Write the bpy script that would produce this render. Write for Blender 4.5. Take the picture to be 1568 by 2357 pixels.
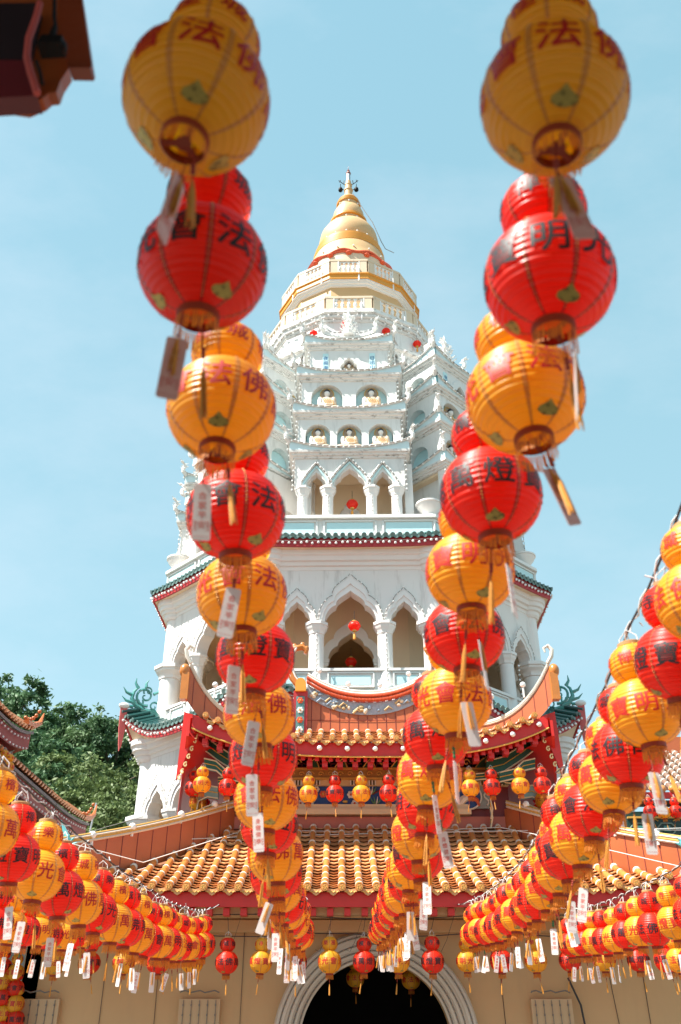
import bpy, math, random
from mathutils import Vector, Matrix
from mathutils.geometry import tessellate_polygon

for o in list(bpy.data.objects): bpy.data.objects.remove(o)
SC = bpy.context.scene
COL = SC.collection
R = math.radians
random.seed(7)

# ------------------------------------------------------------------ camera, sky, sun, exposure
H = 1.6                      # eye height; every height h below is measured from the eye, world z = h + H
PITCH = R(31.0)
cam = bpy.data.cameras.new("camera"); camo = bpy.data.objects.new("camera", cam); COL.objects.link(camo)
camo.location = (0, 0, H); camo.rotation_euler = (R(90) + PITCH, 0, 0)
cam.sensor_fit = 'VERTICAL'; cam.sensor_height = 36; cam.sensor_width = 24; cam.lens = 36 * 2100 / 2405
cam.clip_start = 0.05; cam.clip_end = 2000
cam.dof.use_dof = True; cam.dof.focus_distance = 17.0; cam.dof.aperture_fstop = 2.2
SC.camera = camo

SUN = Vector((-0.50, -0.23, 0.83)).normalized()
w = bpy.data.worlds.new("World"); SC.world = w; w.use_nodes = True
nt = w.node_tree; nt.nodes.clear()
sky = nt.nodes.new('ShaderNodeTexSky'); sky.sky_type = 'NISHITA'; sky.sun_disc = False
sky.sun_elevation = math.asin(SUN.z); sky.sun_rotation = math.atan2(SUN.x, SUN.y)
sky.air_density = 1.0; sky.dust_density = 1.6; sky.ozone_density = 1.0
tint = nt.nodes.new('ShaderNodeMix'); tint.data_type = 'RGBA'; tint.blend_type = 'MIX'
tint.inputs[0].default_value = 0.72
tint.inputs[7].default_value = (2.55, 4.45, 4.85, 1)      # thin tropical haze lifts the blue towards pale teal
bg = nt.nodes.new('ShaderNodeBackground'); bg.inputs[1].default_value = 0.10
wo = nt.nodes.new('ShaderNodeOutputWorld')
tcw = nt.nodes.new('ShaderNodeTexCoord'); sep = nt.nodes.new('ShaderNodeSeparateXYZ'); nt.links.new(tcw.outputs['Generated'], sep.inputs[0])
ramp = nt.nodes.new('ShaderNodeValToRGB'); nt.links.new(sep.outputs[2], ramp.inputs[0])
ramp.color_ramp.elements[0].position = 0.10; ramp.color_ramp.elements[0].color = (0.325, 0.520, 0.550, 1)
ramp.color_ramp.elements[1].position = 0.90; ramp.color_ramp.elements[1].color = (0.215, 0.420, 0.485, 1)
mpw = nt.nodes.new('ShaderNodeMapping'); mpw.inputs['Scale'].default_value = (1.2, 2.2, 2.6); nt.links.new(tcw.outputs['Generated'], mpw.inputs[0])
cl = nt.nodes.new('ShaderNodeTexNoise'); cl.inputs['Scale'].default_value = 2.0; cl.inputs['Detail'].default_value = 7; cl.inputs['Roughness'].default_value = 0.6; nt.links.new(mpw.outputs[0], cl.inputs['Vector'])
cr_ = nt.nodes.new('ShaderNodeMapRange'); cr_.inputs[1].default_value = 0.42; cr_.inputs[2].default_value = 0.78; cr_.inputs[3].default_value = 0; cr_.inputs[4].default_value = 0.55; nt.links.new(cl.outputs['Fac'], cr_.inputs[0])
cm = nt.nodes.new('ShaderNodeMix'); cm.data_type = 'RGBA'; cm.inputs[7].default_value = (0.50, 0.60, 0.63, 1); nt.links.new(cr_.outputs[0], cm.inputs[0]); nt.links.new(ramp.outputs[0], cm.inputs[6])
x10 = nt.nodes.new('ShaderNodeVectorMath'); x10.operation = 'SCALE'; x10.inputs['Scale'].default_value = 7.5; nt.links.new(cm.outputs[2], x10.inputs[0]); nt.links.new(x10.outputs[0], tint.inputs[7])
nt.links.new(sky.outputs[0], tint.inputs[6]); nt.links.new(tint.outputs[2], bg.inputs[0]); nt.links.new(bg.outputs[0], wo.inputs[0])

sl = bpy.data.lights.new("sun", 'SUN'); sl.energy = 5.0; sl.angle = R(0.55); sl.color = (1.0, 0.95, 0.87)
so = bpy.data.objects.new("sun", sl); COL.objects.link(so)
so.rotation_euler = SUN.to_track_quat('Z', 'Y').to_euler(); so.location = (-20, -10, 60)
SC.view_settings.view_transform = 'Standard'; SC.view_settings.look = 'None'
SC.view_settings.exposure = 1.25; SC.view_settings.gamma = 1.0
SC.cycles.max_bounces = 12; SC.cycles.diffuse_bounces = 8; SC.cycles.glossy_bounces = 4; SC.cycles.transmission_bounces = 8; SC.cycles.transparent_max_bounces = 8

# measuring helpers: a picture point (in a 1568 x 2357 picture) at a known distance becomes a place in the world
F0 = 2058.0; SP, CP = math.sin(PITCH), math.cos(PITCH)
def tanv(v):
    y = (1178.5 - v) / F0
    return (SP + y * CP) / (CP - y * SP)
def at(u, v, Y):
    h = tanv(v) * Y; z = Y * CP + h * SP
    return Vector(((u - 784) / F0 * z, Y, h))

# ------------------------------------------------------------------ helpers
def rotz(a): return Matrix.Rotation(a, 4, 'Z')
def T(x, y, z): return Matrix.Translation((x, y, z))

class MB:
    """collects shapes into one mesh"""
    def __init__(s): s.v = []; s.f = []; s.m = []
    def add(s, vs, fs, mi=0, M=None):
        b = len(s.v)
        for p in vs: s.v.append(tuple(M @ Vector(p)) if M is not None else tuple(p))
        for f in fs: s.f.append(tuple(b + i for i in f)); s.m.append(mi)
    def box(s, c, d, mi=0, M=None):
        x, y, z = c; a, b, e = d[0] / 2, d[1] / 2, d[2] / 2
        vs = [(x + i * a, y + j * b, z + k * e) for k in (-1, 1) for j in (-1, 1) for i in (-1, 1)]
        s.add(vs, [(0, 2, 3, 1), (4, 5, 7, 6), (0, 1, 5, 4), (1, 3, 7, 5), (3, 2, 6, 7), (2, 0, 4, 6)], mi, M)
    def hexa(s, pts, mi=0, M=None):
        s.add(pts, [(0, 3, 2, 1), (4, 5, 6, 7), (0, 1, 5, 4), (1, 2, 6, 5), (2, 3, 7, 6), (3, 0, 4, 7)], mi, M)
    def lathe(s, prof, n=24, mi=0, M=None, rot=0.0, cap=True):
        vs = []; fs = []
        for (r, z) in prof:
            for k in range(n):
                a = rot + 2 * math.pi * k / n
                vs.append((r * math.cos(a), r * math.sin(a), z))
        for i in range(len(prof) - 1):
            for k in range(n):
                k2 = (k + 1) % n
                fs.append((i * n + k, i * n + k2, (i + 1) * n + k2, (i + 1) * n + k))
        if cap:
            fs.append(tuple(reversed(range(n)))); fs.append(tuple((len(prof) - 1) * n + k for k in range(n)))
        s.add(vs, fs, mi, M)
    def plathe(s, n, prof, mi=0, M=None, cap=False):      # straight-sided: radii are apothems, one side faces the front
        k = 1 / math.cos(math.pi / n)
        s.lathe([(r * k, z) for r, z in prof], n, mi, M, rot=-math.pi / 2 + math.pi / n, cap=cap)
    def sphere(s, c, r, nu=8, nv=6, mi=0, M=None):
        rx, ry, rz = (r, r, r) if not hasattr(r, '__len__') else r
        vs = [(c[0], c[1], c[2] - rz)]; fs = []
        for j in range(1, nv):
            t = -math.pi / 2 + math.pi * j / nv
            for k in range(nu):
                a = 2 * math.pi * k / nu
                vs.append((c[0] + rx * math.cos(t) * math.cos(a), c[1] + ry * math.cos(t) * math.sin(a), c[2] + rz * math.sin(t)))
        vs.append((c[0], c[1], c[2] + rz)); top = len(vs) - 1
        for k in range(nu):
            k2 = (k + 1) % nu
            fs.append((0, 1 + k2, 1 + k)); fs.append((top, top - nu + k, top - nu + k2))
            for j in range(nv - 2):
                a, b = 1 + j * nu, 1 + (j + 1) * nu
                fs.append((a + k, a + k2, b + k2, b + k))
        s.add(vs, fs, mi, M)
    def tube(s, pts, r, n=6, mi=0, M=None, flat=1.0):
        pts = [Vector(p) for p in pts]; N = len(pts)
        rs = r if hasattr(r, '__len__') else [r] * N
        vs = []; fs = []
        up = Vector((0, 0, 1)); d0 = (pts[1] - pts[0]).normalized()
        side = d0.cross(up)
        if side.length < 1e-3: side = d0.cross(Vector((1, 0, 0)))
        side.normalize()
        for i, p in enumerate(pts):
            d = (pts[min(i + 1, N - 1)] - pts[max(i - 1, 0)]).normalized()
            side = (side - d * side.dot(d))
            if side.length < 1e-6: side = d.orthogonal()
            side.normalize(); nn = side.cross(d)
            for k in range(n):
                a = 2 * math.pi * k / n
                vs.append(p + (side * math.cos(a) * flat + nn * math.sin(a)) * rs[i])
        for i in range(N - 1):
            for k in range(n):
                k2 = (k + 1) % n
                fs.append((i * n + k, i * n + k2, (i + 1) * n + k2, (i + 1) * n + k))
        fs.append(tuple(reversed(range(n)))); fs.append(tuple((N - 1) * n + k for k in range(n)))
        s.add(vs, fs, mi, M)
    def plate(s, outer, holes=(), y0=0.0, y1=0.1, mi=0, M=None, axis='xz'):
        """polygon in x,z extruded along y"""
        loops = [list(outer)] + [list(h) for h in holes]
        area = lambda l: sum(l[i][0] * l[(i + 1) % len(l)][1] - l[(i + 1) % len(l)][0] * l[i][1] for i in range(len(l)))
        for i, l in enumerate(loops):
            if (area(l) < 0) == (i == 0): l.reverse()
        flat = [p for l in loops for p in l]; n = len(flat)
        tri = tessellate_polygon([[Vector((p[0], p[1], 0)) for p in l] for l in loops])
        fs = []
        for a, b, c in tri:
            pa, pb, pc = flat[a], flat[b], flat[c]
            cr = (pb[0] - pa[0]) * (pc[1] - pa[1]) - (pb[1] - pa[1]) * (pc[0] - pa[0])
            if abs(cr) < 1e-12: continue
            if cr < 0: b, c = c, b
            fs.append((a, b, c)); fs.append((n + a, n + c, n + b))
        b = 0
        for l in loops:
            m = len(l)
            for i in range(m):
                j = (i + 1) % m
                fs.append((b + i, n + b + i, n + b + j, b + j))
            b += m
        vs = [(p[0], y0, p[1]) for p in flat] + [(p[0], y1, p[1]) for p in flat]
        s.add(vs, fs, mi, M)
    def strip(s, A, B, mi=0, M=None):
        n = len(A)
        s.add(list(A) + list(B), [(i, i + 1, n + i + 1, n + i) for i in range(n - 1)], mi, M)
    def ribbon(s, A, B, th, mi=0, M=None):
        """thick band between two polylines, thickness vector th"""
        th = Vector(th); n = len(A)
        A = [Vector(p) for p in A]; B = [Vector(p) for p in B]
        vs = A + B + [p + th for p in A] + [p + th for p in B]; fs = []
        for i in range(n - 1):
            fs += [(i, i + 1, n + i + 1, n + i), (2 * n + i, 3 * n + i, 3 * n + i + 1, 2 * n + i + 1),
                   (i, 2 * n + i, 2 * n + i + 1, i + 1), (n + i, n + i + 1, 3 * n + i + 1, 3 * n + i)]
        fs += [(0, n, 3 * n, 2 * n), (n - 1, 3 * n - 1, 4 * n - 1, 2 * n - 1)]
        s.add(vs, fs, mi, M)
    def build(s, name, mats, parent=None, local=False, smooth=35, origin=None):
        if not hasattr(mats, '__len__'): mats = [mats]
        off = Vector((0, 0, H))
        if parent is not None and not local:
            root = parent
            while root.parent is not None: root = root.parent
            off = off - root.location
        if origin is not None: off = -Vector(origin)
        me = bpy.data.meshes.new(name)
        me.from_pydata([(p[0] + off.x, p[1] + off.y, p[2] + off.z) for p in s.v], [], s.f)
        for m in mats: me.materials.append(m)
        me.polygons.foreach_set('material_index', s.m)
        if smooth:
            me.polygons.foreach_set('use_smooth', [True] * len(s.f))
            me.set_sharp_from_angle(angle=R(smooth))
        me.update()
        o = bpy.data.objects.new(name, me); COL.objects.link(o)
        if parent is not None: o.parent = parent
        return o

def tag(o, label=None, cat=None, group=None, kind=None):
    if label: o['label'] = label
    if cat: o['category'] = cat
    if group: o['group'] = group
    if kind: o['kind'] = kind
    return o
def empty(name, loc, label, cat, group=None, rz=0.0):
    o = bpy.data.objects.new(name, None); COL.objects.link(o)
    o.empty_display_size = 0.2; o.location = loc; o.rotation_euler = (0, 0, rz)
    return tag(o, label, cat, group)
def copies(o, locs):
    o.location = locs[0]
    for l in locs[1:]:
        c = o.copy(); COL.objects.link(c); c.location = l
def each_at(name, mb, mats, parent, pts, local=False, smooth=35):
    """one small part at each point of pts (points in the parent's thing frame or in the world)"""
    o = mb.build(name, mats, parent, local=True, smooth=smooth, origin=(0, 0, 0))
    root = parent
    while root.parent is not None: root = root.parent
    off = Vector((0, 0, H)) if local else Vector((0, 0, H)) - root.location
    copies(o, [Vector(p) + off for p in pts])
    return o
KIDS = {}
def kids(o): return [c for c in bpy.data.objects if c.parent == o]
def copy_tree(o, parent=None, cache={}):
    c = o.copy(); COL.objects.link(c)
    if parent is not None: c.parent = parent
    if o.name not in cache: cache[o.name] = kids(o)
    for ch in cache[o.name]: copy_tree(ch, c)
    return c
def ring_copies(o, n, skip=0):
    """copies of a part (with its sub-parts) turned round the tower's axis"""
    out = [o]
    for k in range(1, n):
        c = copy_tree(o, o.parent); c.rotation_euler = (0, 0, 2 * math.pi * k / n); out.append(c)
    return out

# ------------------------------------------------------------------ materials
def lin(c): return tuple(((x / 12.92) if x <= 0.04045 else ((x + 0.055) / 1.055) ** 2.4) for x in c)
MATS = {}
def mat(name, col, rough=0.6, var=0.12, scale=6.0, bump=0.0, bscale=40.0, metal=0.0, spec=0.5, grime=0.0, gcol=(0.05, 0.05, 0.045), gscale=(1.2, 1.2, 0.35), coat=0.0, trans=0.0, glo=0.60, ghi=0.72):
    m = bpy.data.materials.new(name); m.use_nodes = True; t = m.node_tree; N = t.nodes; L = t.links
    b = N['Principled BSDF']; b.inputs['Roughness'].default_value = rough; b.inputs['Metallic'].default_value = metal
    b.inputs['Specular IOR Level'].default_value = spec; b.inputs['Coat Weight'].default_value = coat
    tc = N.new('ShaderNodeTexCoord')
    nz = N.new('ShaderNodeTexNoise'); nz.inputs['Scale'].default_value = scale; nz.inputs['Detail'].default_value = 5
    L.new(tc.outputs['Object'], nz.inputs['Vector'])
    mx = N.new('ShaderNodeMix'); mx.data_type = 'RGBA'
    mx.inputs[6].default_value = tuple(c * (1 - var) for c in col) + (1,)
    mx.inputs[7].default_value = tuple(min(1, c * (1 + var)) for c in col) + (1,)
    L.new(nz.outputs['Fac'], mx.inputs[0]); out = mx.outputs[2]
    if grime > 0:
        mp = N.new('ShaderNodeMapping'); mp.inputs['Scale'].default_value = gscale
        g = N.new('ShaderNodeTexNoise'); g.inputs['Scale'].default_value = 2.2; g.inputs['Detail'].default_value = 8; g.inputs['Roughness'].default_value = 0.68
        L.new(tc.outputs['Object'], mp.inputs[0]); L.new(mp.outputs[0], g.inputs['Vector'])
        mr = N.new('ShaderNodeMapRange'); mr.inputs[1].default_value = glo; mr.inputs[2].default_value = ghi; mr.inputs[3].default_value = 0; mr.inputs[4].default_value = grime
        L.new(g.outputs['Fac'], mr.inputs[0])
        m2 = N.new('ShaderNodeMix'); m2.data_type = 'RGBA'; m2.inputs[7].default_value = gcol + (1,)
        L.new(mr.outputs[0], m2.inputs[0]); L.new(out, m2.inputs[6]); out = m2.outputs[2]
    L.new(out, b.inputs['Base Color'])
    if bump > 0:
        bn = N.new('ShaderNodeTexNoise'); bn.inputs['Scale'].default_value = bscale; bn.inputs['Detail'].default_value = 6
        L.new(tc.outputs['Object'], bn.inputs['Vector'])
        bp = N.new('ShaderNodeBump'); bp.inputs['Strength'].default_value = bump; bp.inputs['Distance'].default_value = 0.02
        L.new(bn.outputs['Fac'], bp.inputs['Height']); L.new(bp.outputs[0], b.inputs['Normal'])
    if trans > 0:
        tr = N.new('ShaderNodeBsdfTranslucent'); L.new(out, tr.inputs['Color'])
        ms = N.new('ShaderNodeMixShader'); ms.inputs[0].default_value = trans
        L.new(b.outputs[0], ms.inputs[1]); L.new(tr.outputs[0], ms.inputs[2])
        L.new(ms.outputs[0], N['Material Output'].inputs['Surface'])
    MATS[name] = m
    return m

white = mat('white_plaster', (0.73, 0.715, 0.69), 0.62, 0.05, 1.5, 0.15, 9, grime=0.55, gcol=(0.34, 0.32, 0.29), gscale=(1.6, 1.6, .22), glo=.54, ghi=.72)
trim = mat('weathered_white_trim', (0.72, 0.70, 0.67), 0.65, 0.05, 4, 0.2, 14, grime=0.7, gcol=(0.12, 0.115, 0.105), gscale=(1.6, 1.6, 4.0), glo=0.53, ghi=0.66)
clean = mat('white_paint', (0.75, 0.735, 0.71), 0.5, 0.03, 3, 0.06, 20)
paleblue = mat('pale_blue_paint', (0.54, 0.76, 0.79), 0.55, 0.06, 3, 0.05, 12, grime=0.35, gcol=(0.35, 0.38, 0.38))
cream = mat('cream_paint', (0.74, 0.58, 0.40), 0.6, 0.05, 1.2, 0.12, 8, grime=0.15, gcol=(0.40, 0.28, 0.18))
tan = mat('tan_paint', (0.57, 0.365, 0.185), 0.65, 0.06, 1.0, 0.1, 8, grime=0.18, gcol=(0.36, 0.25, 0.15), gscale=(1.4, 1.4, .3), glo=.50, ghi=.75)
gold = mat('gold_paint', (0.60, 0.37, 0.17), 0.55, 0.08, 2.0, 0.05, 12, grime=0.2, gcol=(0.45, 0.28, 0.10))
ochre = mat('ochre_paint', (0.66, 0.28, 0.03), 0.45, 0.08, 2.0)
peach = mat('peach_plaster', (0.66, 0.52, 0.37), 0.65, 0.08, 2.0, 0.1, 12, grime=0.55, gcol=(0.16, 0.13, 0.10), glo=0.56)
greentile = mat('green_glazed_tile', (0.018, 0.075, 0.066), 0.22, 0.35, 8, coat=0.3)
greenpale = mat('weathered_green_tile', (0.12, 0.20, 0.185), 0.4, 0.3, 12)
jade = mat('jade_green_glaze', (0.06, 0.27, 0.25), 0.3, 0.4, 14, coat=0.3)
redtrim = mat('dark_red_paint', (0.40, 0.022, 0.025), 0.45, 0.15, 4, 0.05, 20)
brightred = mat('bright_red_paint', (0.58, 0.018, 0.012), 0.42, 0.12, 4, 0.04, 20)
pinkred = mat('faded_red_paint', (0.55, 0.10, 0.09), 0.55, 0.15, 6)
maroon = mat('maroon_paint', (0.17, 0.02, 0.022), 0.5, 0.2, 3)
terra = mat('orange_glazed_board', (0.42, 0.105, 0.035), 0.38, 0.18, 2.5, 0.1, 15, grime=0.3, gcol=(0.30, 0.07, 0.02))
ytile = mat('amber_glazed_tile', (0.58, 0.215, 0.052), 0.34, 0.40, 6, 0.15, 30, coat=0.2, grime=0.3, gcol=(0.35, 0.13, 0.03), gscale=(3, 3, 3))
ypan2 = mat('browned_pan_tile', (0.40, 0.16, 0.055), 0.5, 0.4, 6, 0.2, 30, grime=0.7, gcol=(0.16, 0.07, 0.03), gscale=(3, 3, 3))
ytile2 = mat('browned_glazed_tile', (0.46, 0.165, 0.035), 0.32, 0.4, 6, 0.15, 30, coat=0.2, grime=0.4, gcol=(0.25, 0.09, 0.02), gscale=(3, 3, 3))
ypan = mat('buff_pan_tile', (0.66, 0.325, 0.135), 0.45, 0.40, 6, 0.2, 30, grime=0.7, gcol=(0.28, 0.12, 0.04), gscale=(3, 3, 3))
mortar = mat('white_mortar', (0.66, 0.60, 0.52), 0.8, 0.1, 15, 0.3, 60)
wood = mat('dark_brown_wood', (0.060, 0.022, 0.014), 0.55, 0.3, 10, 0.1, 30)
goldleaf = mat('gilded_carving', (0.68, 0.40, 0.10), 0.35, 0.25, 20, metal=0.3)
blackm = mat('black_plastic', (0.008, 0.008, 0.009), 0.6, 0.2, 10, spec=0.15)
dark = mat('interior_shade_black', (0.02, 0.019, 0.018), 0.85, 0.3, 3)  # near-black colour stands in for the shade inside openings and the room
bulbm = mat('frosted_bulb_glass', (0.82, 0.82, 0.80), 0.15, 0.02, 5, coat=0.4)
wire = mat('grey_wire', (0.22, 0.20, 0.18), 0.6, 0.3, 30)
rope = mat('white_rope', (0.72, 0.70, 0.68), 0.7, 0.1, 40)
blackwire = mat('black_cable', (0.025, 0.022, 0.025), 0.5, 0.3, 30)
robe = mat('saffron_robe_paint', (0.60, 0.45, 0.33), 0.55, 0.10, 10)
skin = mat('pale_stone_paint', (0.76, 0.72, 0.68), 0.55, 0.05, 10)
hairm = mat('black_hair_paint', (0.02, 0.02, 0.025), 0.5, 0.1, 10)
bluep = mat('deep_blue_mosaic', (0.012, 0.045, 0.19), 0.3, 0.3, 30, 0.3, 90)
bluetext = mat('blue_lettering', (0.03, 0.14, 0.30), 0.5, 0.1, 10)
slateblue = mat('slate_blue_paint', (0.26, 0.34, 0.44), 0.5, 0.3, 10)
icewhite = mat('icy_white_paint', (0.62, 0.77, 0.80), 0.55, 0.06, 3, 0.05, 12, grime=0.4, gcol=(0.3, 0.33, 0.33))
coralred = mat('coral_red_glaze', (0.62, 0.10, 0.035), 0.35, 0.2, 18)
deepgreen = mat('deep_green_paint', (0.015, 0.095, 0.05), 0.4, 0.25, 6)
yellowp = mat('yellow_paint', (0.72, 0.40, 0.06), 0.45, 0.1, 6)
stone = mat('courtyard_stone', (0.18, 0.155, 0.125), 0.8, 0.25, 2, 0.3, 30)
greymos = mat('grey_mosaic_ridge', (0.17, 0.165, 0.175), 0.6, 0.35, 16, 0.2, 40)
brownwood = mat('varnished_brown_wood', (0.24, 0.045, 0.014), 0.4, 0.25, 5, 0.1, 25)
plum = mat('plum_red_paint', (0.13, 0.012, 0.02), 0.5, 0.2, 3)
# ------------------------------------------------------------------ ground
g = MB(); g.add([(-400, -200, 0), (400, -200, 0), (400, 900, 0), (-400, 900, 0)], [(0, 1, 2, 3)])
tag(g.build('courtyard_ground', stone, origin=(0, 0, 0), smooth=0), kind='structure')

# ------------------------------------------------------------------ the pagoda
CX, CY = 0.45, 34.0
pag = empty('pagoda', (CX, CY, 0), 'tall white octagonal pagoda with stacked storeys, arcades and a golden bell-shaped spire', 'pagoda', rz=R(-1))

ARCH = [(1.0, 0.0), (0.97, .16), (.90, .30), (.80, .41), (.68, .49), (.57, .53), (.555, .61), (.50, .69), (.41, .76), (.29, .83), (.17, .89), (.07, .95), (0.0, 1.0)]
def arch(cx, zs, hw, hh):                                # left foot -> apex -> right foot
    r = [(cx + a * hw, zs + b * hh) for a, b in ARCH]
    return [(2 * cx - x, z) for x, z in r][:-1] + r[::-1]
def round_arch(cx, zs, r, n=14):
    return [(cx - r * math.cos(math.pi * i / n), zs + r * math.sin(math.pi * i / n)) for i in range(n + 1)]
def band(mb, inner, outer, y0, y1, mi=0):
    n = len(inner)
    for i in range(n - 1):
        a, b, c, d = inner[i], inner[i + 1], outer[i + 1], outer[i]
        mb.hexa([(a[0], y0, a[1]), (b[0], y0, b[1]), (c[0], y0, c[1]), (d[0], y0, d[1]),
                 (a[0], y1, a[1]), (b[0], y1, b[1]), (c[0], y1, c[1]), (d[0], y1, d[1])], mi)

def column(mb, x, y, z0, z1, r, cap, n=20, mi=0):
    mb.lathe([(r * 1.25, z0), (r * 1.25, z0 + .12), (r * 1.02, z0 + .2), (r, z1 - cap)], n, mi, T(x, y, 0))
    mb.lathe([(r, z1 - cap), (r * 1.14, z1 - cap + .03), (r * 1.14, z1 - cap * .75), (r * 1.28, z1 - cap * .6), (r * 1.5, z1 - cap * .42), (r * 1.5, z1 - cap * .26),
              (r * 1.66, z1 - cap * .24), (r * 1.66, z1)], 8, mi, T(x, y, 0), rot=math.pi / 8)

def bulbs(mb, pts, step, r=.045, mi=0, wi=1, hang=.07, seed=1):
    """frosted bulbs on a thin cable that follows pts"""
    rnd = random.Random(seed)
    pts = [Vector(p) for p in pts]
    mb.tube(pts, .012, 4, wi)
    acc = step * .5
    for a, b in zip(pts, pts[1:]):
        L = (b - a).length; t = acc
        while t < L:
            p = a + (b - a) * (t / L) + Vector((rnd.uniform(-.02, .02), rnd.uniform(-.02, .02), -hang + rnd.uniform(-.03, .02)))
            mb.sphere(p, r, 6, 5, mi); t += step
        acc = t - L

def eave(n, ap, z, fh, wall_ap, soff_drop, lift, ext, name, parent, rise=.55, back=1.2, tm=(greentile, redtrim, cream, greenpale)):
    """tiled eave round the tower: fascia, soffit, tile ends, bulbs (one side, then turned copies)"""
    K = 28; tn = math.tan(math.pi / n)
    def P(s, a, zz, e=1.0):
        k = abs(s)
        return (s * a * tn + (ext * e * k ** 6) * (1 if s > 0 else -1) * math.sin(math.pi / n), -(a + ext * e * k ** 6 * math.cos(math.pi / n)), zz + lift * k ** 3.2)
    S = [-1 + 2 * i / K for i in range(K + 1)]
    f = MB(); f.ribbon([P(s, ap, z) for s in S], [P(s, ap, z - fh) for s in S], (0, .07, 0))
    fo = f.build('fascia', tm[1], parent, local=True)
    s_ = MB(); s_.strip([P(s, ap - .07, z - fh + .02) for s in S], [(s * wall_ap * tn, -wall_ap, z - soff_drop) for s in S], 0)
    so_ = s_.build('soffit', tm[2], parent, local=True)
    t = MB()
    t.strip([P(s, ap + .04, z + .03) for s in S], [P(s, ap - back, z + rise, .2) for s in S], 0)
    L = 2 * ap * tn; cnt = int(L / .235)
    for i in range(cnt + 1):
        s = -1 + 2 * (i + .0) / cnt
        p0 = Vector(P(s, ap + .09, z + .075)); p1 = Vector(P(s, ap - back, z + rise + .06, .2))
        d = (p1 - p0).normalized()
        t.tube([p0, p0 + d * .8], .078, 8, 0)
        t.tube([p0 - d * .012, p0 + d * .02], .086, 10, 1)
        if i < cnt:
            s2 = -1 + 2 * (i + .5) / cnt; q = Vector(P(s2, ap + .07, z + .02))
            t.plate([(q.x - .09, q.z + .03), (q.x - .08, q.z - .03), (q.x - .035, q.z - .075), (q.x, q.z - .085), (q.x + .035, q.z - .075), (q.x + .08, q.z - .03), (q.x + .09, q.z + .03)], (), q.y - .01, q.y + .02, 1)
    to = t.build('roof_tiles', [tm[0], tm[3]], parent, local=True)
    b = MB(); bulbs(b, [P(s, ap + .06, z - .13) for s in S], .2, .048, hang=.06, seed=int(ap * 10))
    bo = b.build('bulb_string', [bulbm, wire], fo, local=True)
    ring_copies(fo, n); ring_copies(so_, n); ring_copies(to, n)

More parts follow.
